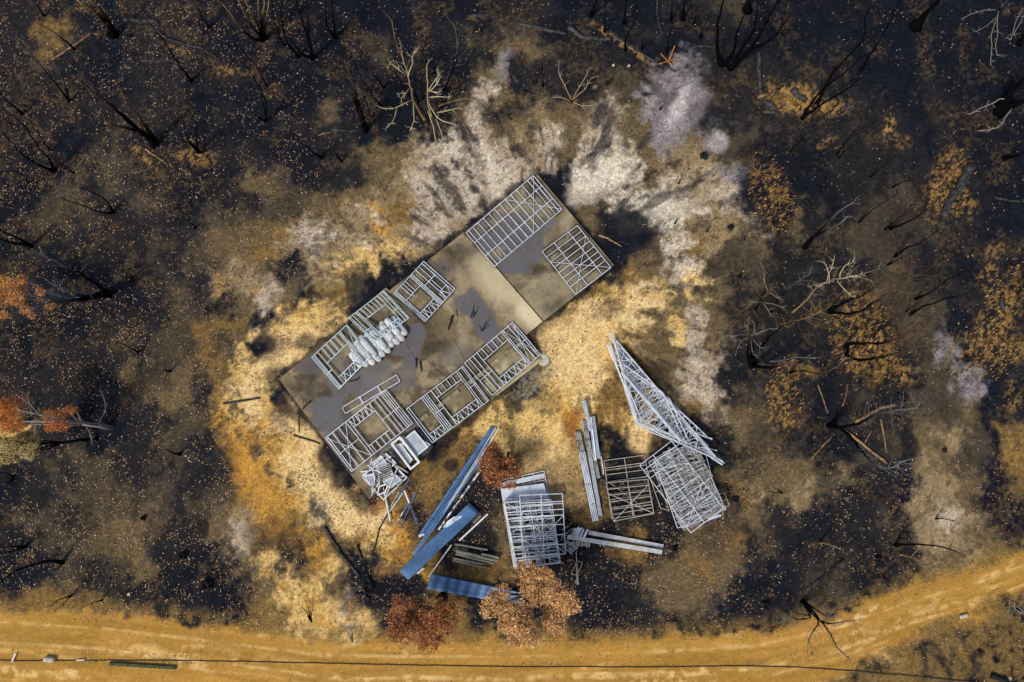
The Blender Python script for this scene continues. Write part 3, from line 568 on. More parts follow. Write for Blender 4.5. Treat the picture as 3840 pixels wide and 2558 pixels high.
sheets('burnt pack of blue corrugated roof sheets lying diagonally with a torn white flap', [c6(940,755), c6(265,1410), c6(352,1496), c6(1035,845)], .16, 3, 'blue_sheet',
       [[c6(680,990), c6(730,925), c6(790,882), c6(872,874), c6(842,906), c6(775,950), c6(730,985)], [c6(425,1440), c6(480,1385), c6(506,1392), c6(470,1420), c6(440,1445)]])
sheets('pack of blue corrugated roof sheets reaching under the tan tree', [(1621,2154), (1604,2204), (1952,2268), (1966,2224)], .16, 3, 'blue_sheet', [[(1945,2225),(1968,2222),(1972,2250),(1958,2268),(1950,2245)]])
loose('batten', 'long white batten right of the diagonal blue sheets', 'batten', c6(1122,856), c6(842,1116), .085, .05, .05, 'white')
loose('batten', 'thin white batten between the two blue sheet packs', 'batten', c6(766,1158), c6(540,1476), .06, .05, .05, 'white')
loose('batten', 'short pale green offcut above the long white batten', 'batten', c6(1055,870), c6(978,944), .12, .05, .05, 'greywood')
# timber posts
for (a, b, w, z, lb) in [((800,1150),(1120,1204),.13,.05,'grey timber post set apart at the top of the pile'),((815,1188),(925,1208),.12,.05,'short grey post stub at the left of the pile'),
    ((810,1212),(1215,1312),.17,.22,'thickest grey timber post on top of the pile'),((1060,1246),(1232,1280),.12,.20,'short pale post at the right of the pile'),
    ((808,1245),(1180,1336),.13,.08,'grey timber post directly below the thickest one'),((786,1288),(1075,1345),.12,.10,'grey post second lowest in the pile'),((784,1312),(1150,1388),.09,.05,'thin lowest grey post in the pile'),((812,1228),(1110,1300),.09,.12,'mossy post wedged in the middle of the pile')]:
    V, Fc = [], []; p, r = P(*c6(*a), z), P(*c6(*b), z); n = 8
    tube_geo([p.lerp(r, i/6)+Vector((random.uniform(-.015,.015), random.uniform(-.015,.015), w/2)) for i in range(7)], [w/2]*7, V, Fc, n, lump=.15)
    tag(mesh_obj('timber_post', V, Fc, M['greywood'], None, (p+r)/2), lb, 'post', 'grey timber posts in the pile')
# thin bars left of flashings
for (a, b, w, mt, z, lb) in [((1142,1030),(1012,1250),.055,'blue',.12,'blue bar nearest the slab corner, ending at the scorched pile'),((1037,1160),(852,1490),.045,'steel_dull',.05,'longest scorched bar running into the charred branch'),
    ((1075,1172),(930,1375),.045,'white',.09,'white bar beside the blue bar at the slab corner'),((872,1080),(950,1450),.075,'steel',.16,'thick silver bar leaning down from the debris pile'),
    ((1088,1150),(1135,1270),.085,'white',.20,'short white bar end above the crossed blue bars'),((1135,1270),(1222,1496),.055,'blue',.20,'blue bar crossing over the other two blue bars'),
    ((1208,1165),(1045,1530),.05,'blue',.12,'blue bar reaching lowest of the crossed bars'),((1196,1180),(1085,1345),.05,'blue',.06,'upper blue bar under the crossing'),((1085,1345),(998,1492),.055,'sooty',.05,'sooty silver bar left of the crossed blue bars')]:
    loose('steel_bar', lb, 'bar', c5(*a), c5(*b), w, .04, z, mt)
# windows on the porch end
def window(label, quad, z, rail=.10, mat='white', pane='glass', group=None, tilt=(0,0,0,0), mull=()):
    Q = [P(*quad[i], z+tilt[i]) for i in range(4)]; root = thing('glazed_unit', label, 'window', sum(Q, Vector())/4, group)
    V, Fc = [], []
    for i in range(4):
        a, b = Q[i], Q[(i+1) % 4]; d = (b-a).normalized()*rail*.5*(1 if i % 2 else -1)
        bar_geo(a-d+Vector((0,0,.001*i)), b+d+Vector((0,0,.001*i)), rail, .07, V, Fc)
    mesh_obj('sash', V, Fc, M[mat], root)
    if pane:
        k = [q_+Vector((0,0,.03)) for q_ in Q]; k2 = [q_+Vector((0,0,.024)) for q_ in Q]
        mesh_obj('pane', k+k2, [(0,1,2,3),(7,6,5,4),(0,4,5,1),(1,5,6,2),(2,6,7,3),(3,7,4,0)], M[pane], root)
    for m_ in mull:
        a = Q[0].lerp(Q[1], m_); b = Q[3].lerp(Q[2], m_); bar('mullion', a+Vector((0,0,.01)), b+Vector((0,0,.01)), .04, .055, M[mat], root)
    return root
lumpy('packing_sheet', P(1570,1660,ZM+.005), (P(1622,1668,0)-P(1565,1607,0)).normalized(), 1.7, 1.2, .12, M['black'], label='crumpled black packing under the pale glazed window unit', cat='packing', amp=.04)
window('largest pale glazed window unit lying on black packing by the porch', [c5(1188,566), c5(1318,722), c5(1212,806), c5(1082,652)], ZM+.2, .07)
window('second glazed unit beneath the largest one, offset to the upper left', [c5(1160,590), c5(1340,700), c5(1225,800), c5(1070,690)], ZM+.13, .05, 'steel')
window('tall empty white window frame beside the glazed unit', [c5(1045,630), c5(1232,872), c5(1150,938), c5(966,692)], ZM+.3, .11, pane=None)
window('narrow grey glazed sash lying inside the tall white frame', [c5(1052,690), c5(1165,845), c5(1140,875), c5(1015,712)], ZM+.16, .06, 'steel')
loose('steel_rail', 'heavy white rail leaning across the empty white frame', 'rail', c5(1050,630), c5(1232,870), .12, .06, ZM+.38, 'white')
# debris pile of scorched windows
GD = 'scorched windows in the debris pile at the slab corner'
window('pale glazed unit on the upper side of the scorched window pile', [c5(860,810), c5(920,890), c5(800,960), c5(745,905)], ZM+.30, .07, 'steel', group=GD, tilt=(0,.1,0,0))
window('bluish glazed unit on the lower side of the scorched window pile', [c5(1010,1000), c5(1055,1045), c5(950,1125), c5(885,1065)], ZM+.34, .06, 'steel', group=GD)
window('dark slatted unit in the middle of the scorched window pile', [c5(940,880), c5(985,1010), c5(830,1065), c5(780,960)], ZM+.42, .05, 'steel_dull', pane='black', group=GD, mull=(.15,.3,.45,.6,.75,.9))
window('dim glass sash at the left edge of the scorched window pile', [c5(790,985), c5(800,1090), c5(760,1100), c5(705,1005)], ZM+.24, .06, 'steel', group=GD)
window('twisted frame without glass below the scorched window pile', [c5(840,1110), c5(935,1080), c5(900,1170), c5(830,1190)], ZM+.24, .07, 'white', pane=None, group=GD)
window('large bent outer frame under the scorched window pile', [c5(880,790), c5(1115,1020), c5(885,1238), c5(685,1020)], ZM+.06, .05, 'steel', pane=None, group=GD)
window('second bent outer frame of the scorched window pile', [c5(900,810), c5(1085,1000), c5(1010,1070), c5(820,870)], ZM+.16, .09, 'sooty', pane='black', group=GD, tilt=(0,.08,0,0))
window('black blistered frame at the top of the scorched window pile', [c5(905,785), c5(1000,880), c5(960,920), c5(870,830)], ZM+.34, .09, 'sooty', pane=None, group=GD)
random.seed(5)
dn = ['topmost','crosswise','long','short','steep','loose','outer','inner','bent','dull','sooty','thin','lower','upper']
for i in range(16):
    a = random.uniform(0, math.pi); u, v = 880+random.uniform(-130,150), 1000+random.uniform(-150,140); L = random.uniform(60, 150)
    p0, p1 = c5(u-math.cos(a)*L, v-math.sin(a)*L), c5(u+math.cos(a)*L, v+math.sin(a)*L)
    tag(loose('steel_strip', 'loose scorched metal strip tangled in the window debris pile', 'metal strip', p0, p1, random.uniform(.025,.07), .04, ZM+random.uniform(.2,.45), random.choice(['steel','sooty','steel_dull','white','steel']), 'metal strips tangled in the debris pile', ZM+random.uniform(.1,.5)))
loose('steel_strip', 'long pale strip laid over the top of the debris pile', 'metal strip', c5(958,812), c5(672,1004), .05, .05, ZM+.55, 'steel')
# steel channels
GC = 'bundles of galvanised steel channel'
for (a, b, w, h, z, mt, lb) in [((172,310),(214,520),.30,.16,.06,'steel_dull','sooty upper end of the widest channel bundle'),((212,510),(345,1183),.34,.20,.06,'steel','widest bundle of white steel channels, lower end'),
    ((232,210),(395,1137),.20,.14,.06,'steel','long narrow channel bundle right of the widest bundle'),((230,8),(300,300),.20,.14,.24,'steel','channel bundle sticking out farthest at the top'),
    ((240,230),(300,560),.26,.10,.20,'steel_dull','sooty channel bundle in the middle of the row'),((296,170),(345,590),.14,.12,.26,'steel','thin channel with a cut end beside the bluish one'),
    ((322,162),(378,572),.17,.14,.16,'zinc','bluish stained channel bundle at the right'),((318,480),(378,765),.17,.12,.08,'steel_dull','channel bundle with fringed lower end'),((392,500),(426,730),.07,.06,.05,'steel','single short channel at the far right of the row')]:
    channel('steel_channel', lb, 'steel channel', c21(*a), c21(*b), w, h, z, mt, GC, 4 if w > .15 else 2)
for i, (a, b, z, lb) in enumerate([((205,512),(238,508),.24,'upper'),((265,828),(300,822),.27,'middle'),((305,1025),(345,1015),.27,'lower')]):
    loose('steel_strap', 'dark strap round the widest channel bundle, %s one' % lb, 'strap', c21(*a), c21(*b), .025, .012, z, 'char')
channel('steel_channel', 'upper long channel bundle pointing right from the offcut stacks', 'steel channel', c7(1325,775), c7(2055,912), .22, .10, .08, 'white', GC, 4)
channel('steel_channel', 'lower long channel bundle pointing right over the offcut stacks', 'steel channel', c7(1118,818), c7(2043,966), .22, .10, .30, 'white', GC, 4)
# offcut stacks
def offcuts(label, quad, z, n, mat, hh=.05):
    Q = [P(*q_, z) for q_ in quad]; root = thing('offcut_stack', label, 'steel offcuts', sum(Q, Vector())/4)
    for k in range(n):
        s = (k+.5)/n; a = Q[0].lerp(Q[1], s); b = Q[3].lerp(Q[2], s); j = Vector((random.uniform(-.06,.06), random.uniform(-.06,.06), random.uniform(0,.05)))
        bar('offcut', a+j, b+j, (Q[1]-Q[0]).length/n*.86, hh, M[mat], root)
offcuts('stack of pale ribbed offcuts at the head of the long channels', [c7(1200,728), c7(1322,748), c7(1285,828), c7(1160,812)], .28, 9, 'steel')
offcuts('stack of pale offcuts just below the crossing channel bundle', [c7(1155,858), c7(1330,868), c7(1326,918), c7(1168,903)], .12, 12, 'steel_tan')
offcuts('dark ribbed offcut stack turned diagonally below the frame stack', [c7(1112,852), c7(1065,915), c7(1165,985), c7(1216,930)], .10, 9, 'steel_dull')
offcuts('dull leaning offcuts behind the pale ribbed stack', [c7(1175,728), c7(1205,735), c7(1168,815), c7(1130,800)], .18, 4, 'steel_dull')
for (a, b, lb) in [((1060,750),(1135,715),'upper'),((1090,800),(1165,735),'middle'),((1058,840),(1100,790),'lower left'),((1422,868),(1445,915),'left one below the channels'),((1435,868),(1482,915),'right one below the channels'),((1060,855),(1068,780),'upright left')]:
    loose('steel_strip', 'small stray strip near the offcut stacks, %s' % lb, 'metal strip', c7(*a), c7(*b), .05, .03, .06, 'steel_tan')
# small kite shaped frame
frame('bent_frame', 'small kite shaped bent frame below the dark offcut stack', [c7(1212,1052), c7(1155,1182), c7(1216,1196), c7(1266,1072)], .1, [], 'steel_tan', cat='bent frame', w=.05)
loose('steel_bar', 'grey bar lying through the small kite shaped frame', 'bar', c7(1203,970), c7(1210,1070), .05, .05, .2, 'steel_dull')
loose('batten', 'wide grey batten end poking out of the kite shaped frame', 'batten', c7(1208,1060), c7(1218,1286), .12, .05, .2, 'greywood')

# ------------------------------------------------------------------ stack of wall frames
def lattice(nst, nogs, brace=None, dbl=()):
    m_ = [(k/(nst+1), .01, k/(nst+1), .99, 'stud') for k in range(1, nst+1)]+[(0, t, 1, t, 'nogging') for t in nogs]
    for s in dbl: m_ += [(s, 0, s, 1, 'stud')]
    if brace == 'X': m_ += [(.5, 0, 1, 1, 'brace'), (.5, 1, 1, 0, 'brace')]
    if brace == 'Y': m_ += [(0, 0, .5, 1, 'brace'), (0, 1, .5, 0, 'brace')]
    return m_
random.seed(21)
GS = 'wall frames in the neat stack below the red tree'
onames = ['lowest','second lowest','third lowest','fourth lowest','fifth lowest','sixth lowest','seventh lowest','eighth lowest','ninth lowest','tenth lowest']
frame('wall_frame', 'long bottom frame of the neat stack, open end toward the red tree', [c7(455,268), c7(598,1132), c7(1052,1070), c7(890,172)], .05,
      [(.13,0,.13,1,'stud'),(.2,0,.2,1,'stud'),(0,.75,.13,.75,'nogging'),(.13,.75,.02,1,'brace'),(.05,0.02,.05,.98,'flat_board','zinc',.26)]+lattice(9, (.5,)), group=GS)
def board(name, label, cat, quad, z, mat, th=.03):
    Q = [P(*q_, z) for q_ in quad]; V = [q_+Vector((0,0,th)) for q_ in Q]+Q
    o = mesh_obj(name, V, [(0,1,2,3),(7,6,5,4),(0,4,5,1),(1,5,6,2),(2,6,7,3),(3,7,4,0)], M[mat], None, sum(Q, Vector())/4); return tag(o, label, cat)
board('metal_sheet', 'smooth blue white sheet lying between the frames of the neat stack', 'metal sheet', [c7(472,348), c7(490,470), c7(930,432), c7(886,294)], .30, 'zinc')
for i in range(9):
    dx, dy = random.uniform(-10, 14)+i*2, random.uniform(-12, 12)+(8-i)*2
    sk = random.uniform(-8, 8)
    q_ = [c7(490+dx, 470+dy+sk), c7(600+dx+sk, 1115+dy*.4), c7(1040+dx*.4+sk, 1065+dy*.5-sk), c7(925+dx, 440+dy-sk)]
    nst = random.choice([6, 7, 9, 10]); frame('wall_frame', 'wall frame %s in the neat stack' % onames[i+1], q_, .20+i*.10,
        lattice(nst, random.choice([(.5,.25), (.33,.66), (.27,.6,.8)]), random.choice(['X', 'Y', None]))+zig(.03,.35,.72,.98,3)*(i % 2), random.choice(['steel','steel_dull','steel_tan','steel']) if i < 6 else 'steel', GS, w=.055, h=.07)
frame('wall_frame', 'uppermost full frame of the neat stack, X brace at its lower end', [c7(500,480), c7(628,1128), c7(1050,1068), c7(960,455)], 1.15,
      [(s,.01,s,.99,'stud') for s in (.08,.16,.26,.38,.53,.68,.85)]+[(0,.52,1,.52,'nogging')]+[(.66,0,1,1,'brace'),(.66,1,1,0,'brace'),(.35,.45,.7,1,'brace')], group=GS)
frame('wall_frame', 'top frame of the neat stack, shifted out to the right', [c7(650,412), c7(680,1012), c7(1100,985), c7(1068,395)], 1.28,
      [(s,.01,s,.99,'stud') for s in (.13,.165,.26,.355,.51,.68,.84)]+[(0,.5,1,.5,'nogging'),(.36,1,.7,.5,'brace'),(.84,.78,1,1,'brace'),(.7,0,1,.5,'brace'),(.55,.5,1,0,'brace')], group=GS)
# two tan lattice frames
frame('wall_frame', 'tan stained frame lying flat right of the channel row, lower of a pair', [c21(430,595), c21(505,1160), c21(920,1110), c21(830,540)], .06,
      [(s,.01,s,.99,'stud') for s in (.13,.17,.25,.37,.48,.58,.68,.85)]+[(0,.5,1,.5,'nogging'),(.38,.05,.9,.8,'brace')], 'steel_tan', 'pair of tan stained wall frames')
frame('wall_frame', 'tan stained frame with pale X brace, upper of a pair', [c21(450,812), c21(525,1188), c21(918,1112), c21(858,778)], .2,
      [(s,.01,s,.99,'stud') for s in (.17,.33,.5,.66,.83)]+[(0,.52,1,.52,'nogging'),(.28,0,1,1,'brace','steel'),(.15,1,1,0,'brace','steel')], 'steel_tan', 'pair of tan stained wall frames')
frame('bent_frame', 'narrow bent tan frame between the frame pair and the frame heap', [c21(862,712), c21(985,1060), c21(1068,1082), c21(920,692)], .1, [(.55,0,.5,1,'stud')], 'steel_tan', cat='bent frame', w=.045)
# heap
GH = 'wall frames thrown together in the heap under the trusses'
random.seed(33)
def rotq(cx, cy, L, Wd, ang):
    c, s = math.cos(ang), math.sin(ang)
    return [c21(cx+x*c-y*s, cy+x*s+y*c) for x, y in ((-L/2, Wd/2), (L/2, Wd/2), (L/2, -Wd/2), (-L/2, -Wd/2))]
hl = ['lowest','second lowest','third lowest','fourth lowest','fifth lowest','sixth lowest','seventh lowest','eighth lowest','ninth lowest','tenth lowest','eleventh lowest']
for i in range(11):
    a = math.radians(random.choice([62, 66, 70, 58])+random.uniform(-5, 5)); cx, cy = 1245+random.uniform(-35, 45), 830+random.uniform(-50, 60)
    frame('wall_frame', 'wall frame %s in the jumbled heap' % hl[i], rotq(cx, cy, random.uniform(640, 740), random.uniform(360, 420), a), .06+i*.095,
          lattice(random.choice([10, 12, 14]), random.choice([(.5,), (.33,.66)]), random.choice(['X', 'Y', None])), random.choice(['steel', 'steel_tan', 'steel']), GH, w=.05, h=.06, tilt=[random.uniform(0, .12) for _ in range(4)])
frame('wall_frame', 'frame sticking out at the right side of the jumbled heap', [c21(1390,960), c21(1440,1110), c21(1660,1035), c21(1608,912)], .5, [(.5,0,.5,1,'stud'),(0,.6,1,.6,'nogging')], 'steel_tan', GH, w=.05)
frame('wall_frame', 'upper right frame of the jumbled heap, below the truss tips', [c21(1060,470), c21(1250,900), c21(1495,748), c21(1330,510)], 1.12, lattice(7, (.5,)), 'steel_tan', GH, w=.045, h=.05)
frame('wall_frame', 'long frame across the top of the jumbled heap, steepest angle', [c21(780,640), c21(1280,1302), c21(1600,1060), c21(1092,402)], 1.22,
      [(s,.01,s,.99,'stud') for s in (.08,.2,.33,.52,.62,.8,.92)]+[(0,.42,1,.42,'nogging'),(.1,0,.33,1,'brace'),(.92,0,.6,1,'brace')], 'steel', GH, w=.055)
loose('steel_bar', 'wide blue white strip at the lower corner of the heap', 'bar', c21(1450,1170), c21(1575,1130), .12, .04, 1.25, 'zinc')

# ------------------------------------------------------------------ roof trusses
def truss(label, A, B, rise, z, group, mat='steel', over=.06, npan=9, w=.055, h=.06, zt=0.0):
    """gable truss lying flat: base A-B (image points), apex to the left of A->B when rise > 0"""
    p, q_ = P(*A, z), P(*B, z+zt); d = q_-p; L = d.length; e = d.normalized(); n = Vector((e.y, -e.x, 0)).normalized()
    root = thing('roof_truss', label, 'roof truss', (p+q_)/2, group)
    a0, b0 = p+e*L*over, q_-e*L*over; ap = (p+q_)/2+n*rise
    up = lambda k: Vector((0, 0, k))
    w *= .74
    bar('bottom_chord', a0, b0, w*1.3, h, M[mat], root)
    bar('top_chord', p-n*rise*over*1.1, ap, w*1.3, h, M[mat], root); bar('top_chord', ap+up(.003), q_-n*rise*over*1.1+up(.003), w*1.3, h, M[mat], root)
    V, Fc = [], []
    for sgn, s_, t_ in ((0, a0, ap), (1, ap, b0)):
        pass
    pts = []
    for k in range(npan*2+1):
        s = k/(npan*2); base = a0.lerp(b0, s)
        if k % 2 == 0: pts.append(base)
        else:
            f = s*2 if s < .5 else (1-s)*2
            pts.append(base+n*(rise*(over*.1+(1-over*.1)*f)*.97))
    for k in range(len(pts)-1):
        a, b = pts[k]+up(-.006-.0007*(k % 3)), pts[k+1]+up(-.006-.0007*(k % 3))
        if (b-a).length > .05: V, Fc = [], []; bar('web', a, b, w*.6, h*.8, M[mat], root)
    bar('web', (p+q_)/2+up(-.009), ap+up(-.009), w*.6, h*.8, M[mat], root)
    for pt_ in (p.lerp(q_, over), q_.lerp(p, over)):
        pass
    return root
GT = 'roof trusses in the pointed stack'
tl = ['lowest','second lowest','third lowest','fourth lowest','fifth lowest','sixth lowest','seventh lowest']
random.seed(4)
for i, (A, B, rs) in enumerate([((560,300),(1480,1180),1.7),((470,240),(1520,1300),2.1),((500,170),(1560,1380),2.0),((520,230),(1575,1400),2.15),((460,236),(1500,1340),1.8),((500,200),(1560,1400),2.0)]):
    truss('gable roof truss, %s in the pointed stack' % tl[i], ct(*A), ct(*B), rs, .1+i*.1, GT, w=.055)
truss('shorter truss whose thick chord runs down the middle of the pointed stack', ct(575,440), ct(1330,1330), -.95, .75, GT, over=.02, npan=10, w=.07)
truss('second truss with its chord along the middle of the pointed stack', ct(560,390), ct(1240,1230), -.85, .86, GT, over=.02, npan=9, w=.07)
truss('third mid stack truss, slightly turned against the others', ct(600,520), ct(1250,1215), 1.0, .97, GT, over=.02, npan=8, w=.06)
truss('topmost long gable truss reaching both tips of the stack', ct(487,128), ct(1590,1420), 2.2, 1.1, GT, w=.06, npan=12)
truss('partly hidden truss with its eave poking out on the upper right side', ct(900,650), ct(1482,1180), .8, .45, GT, over=.05, npan=9, w=.05)
for i, (a, b, lb) in enumerate([((1000,790),(1205,922),'poking out on the upper right of the truss stack'),((692,800),(740,1005),'along the left point of the truss stack'),((455,235),(700,800),'along the upper left side of the truss stack'),
     ((487,128),(520,225),'forming the upper tip of the truss stack'),((610,520),(1180,1190),'down the centre of the truss stack'),((1480,1350),(1590,1420),'forming the lower tip of the truss stack')]):
    loose('steel_bar', 'straight steel member %s' % lb, 'bar', ct(*a), ct(*b), .07 if i != 4 else .12, .05, [.5,.3,.9,1.2,1.25,1.2][i], 'steel')

# ------------------------------------------------------------------ small things on slab and ground
def stick(name, label, cat, pts, r, mat, z=None, group=None, n=7, lump=.16, taper=.6, zoff=0.0):
    W = []
    for k, (u, v) in enumerate(pts):
        p = P(u, v, 0 if z is None else z); zz = (ghs(p) if z is None else z)+r*.7+zoff; W.append(Vector((p.x, p.y, zz)))
    Q = []
    for a, b in zip(W[:-1], W[1:]):
        m_ = max(2, int((b-a).length/.25))
        for k in range(m_): t = k/m_; Q.append(a.lerp(b, t)+Vector((random.uniform(-1,1), random.uniform(-1,1), random.uniform(-.3,.3)))*r*.35)
    Q.append(W[-1]); L = len(Q); V, Fc = [], []
    tube_geo(Q, [r*(1-(1-taper)*i/(L-1)) for i in range(L)], V, Fc, n, lump=lump)
    return tag(mesh_obj(name, V, Fc, M[mat], None, W[0], smooth=True), label, cat, group)
cs = crop(1500, 1100); c3 = crop(1000, 1000)
for pts, r, lb in [([c3(1825,480), c3(1803,550), c3(1780,625)], .07, 'thick charred stick alone in the middle of the slab'),([c3(1860,420), c3(1872,500)], .02, 'thin charred twig right of the thick stick'),
    ([c3(1466,900), c3(1464,992)], .045, 'left of two short charred sticks by the small pools'),([c3(1508,928), c3(1520,1032)], .05, 'right of two short charred sticks by the small pools'),
    ([c3(912,1082), c3(885,1112), c3(850,1118), c3(800,1132)], .04, 'bent charred stick below the foil bales'),([c3(432,1320), c3(395,1352), c3(352,1402)], .055, 'forked charred stick at the left slab edge')]:
    stick('charred_stick', lb, 'stick', pts, r, 'char', ZM+.02)
for base, tips, lb in [((690,245),[(725,105),(700,180),(715,160)],'upper charred twig tangle lying in the pool'),((715,240),[(722,165),(770,130),(740,180)],'middle charred twig tangle lying in the pool'),
    ((800,375),[(880,240),(885,300),(760,310),(840,270)],'lower charred twig tangle lying in the pool')]:
    V, Fc = [], []
    for t in tips: a = P(*cs(*base), ZM+.04); b = P(*cs(*t), ZM+.06); tube_geo([a, a.lerp(b, .5)+Vector((.05, .04, .02)), b], [.022, .018, .008], V, Fc, 5)
    tag(mesh_obj('charred_twigs', V, Fc, M['char'], None, P(*cs(*base), ZM+.03)), lb, 'twigs')
def disc(name, label, cat, u, v, r, h, mat, z=None, n=12, jag=.25, parent=None, hollow=0):
    p = P(u, v, 0); zz = ghs(p) if z is None else z; p = P(u, v, zz); V = []; J = [1+random.uniform(-jag, jag) for _ in range(n)]
    for k, (f, hh) in enumerate([(1.25, -.05), (1, h*.6), (.72, h), (.35, h*(.4 if hollow else 1.02))]):
        for i in range(n): t = 2*math.pi*i/n; V.append(p+Vector((math.cos(t)*r*f*J[i], math.sin(t)*r*f*J[i], hh*(1+random.uniform(-jag, jag)*(k > 0)))))
    Fc = [(a*n+i, a*n+(i+1) % n, (a+1)*n+(i+1) % n, (a+1)*n+i) for a in range(3) for i in range(n)]+[tuple(3*n+i for i in range(n))]
    return tag(mesh_obj(name, V, Fc, M[mat], parent, p if parent is None else None), label, cat)
disc('drain_cap', 'small black drain cap on the bare middle of the slab', 'drain cap', 1663, 1003, .055, .05, 'black', ZM, jag=.02)
disc('drain_cap', 'pipe stub inside the twin window wall frame', 'drain cap', 1551, 1107, .06, .10, 'stone', ZM, jag=.02, hollow=1)
GP = 'burnt out grass tree stumps'
spots = [(2853,490,.16),(2861,513,.20),(2899,532,.17),(2917,515,.17),(2985,531,.18),(3006,535,.12),(3044,556,.18),(3058,585,.17),(3060,613,.12),(2853,595,.22),(2640,586,.2),(3018,768,.26),(2738,852,.16),(2771,1039,.15),
         (3645,1054,.17),(3317,660,.12),(3345,540,.18),(2648,1666,.12),(2757,1872,.16),(2528,2057,.14),(540,1941,.12),(777,2192,.3),(688,2083,.2),(1384,2205,.3),(1658,2240,.28),(2870,2272,.22),(3292,2098,.16),(3620,1350,.18),(3210,600,.1),(487,138,.12),(3540,1690,.1),(1340,1840-200,.1),(2002,311,.16),(2277,315,.14),(2209,225,.12),(3373,1497,.3),(2476,410,.07),(3005,494,.1)]
def where(u, v):
    h = 'left' if u < 1280 else 'middle' if u < 2560 else 'right'; t = 'top' if v < 850 else 'centre' if v < 1700 else 'bottom'
    return h, t
for i, (u, v, r) in enumerate(spots):
    sz = 'tiny' if r < .13 else 'small' if r < .17 else 'round' if r < .21 else 'large'
    nb = min([(math.hypot(u-a, v-b), (a, b)) for (a, b, c) in spots if (a, b) != (u, v)])[1]
    rel = 'isolated' if math.hypot(u-nb[0], v-nb[1]) > 120 else 'clustered'
    disc('burnt_stump', '%s %s black burnt stump about %d%% across and %d%% down the photo' % (rel, sz, round(u/38.4), round(v/25.58)), 'stump', u, v, r, .16+r*.5, 'char', n=14, jag=.3, hollow=1)['group'] = GP
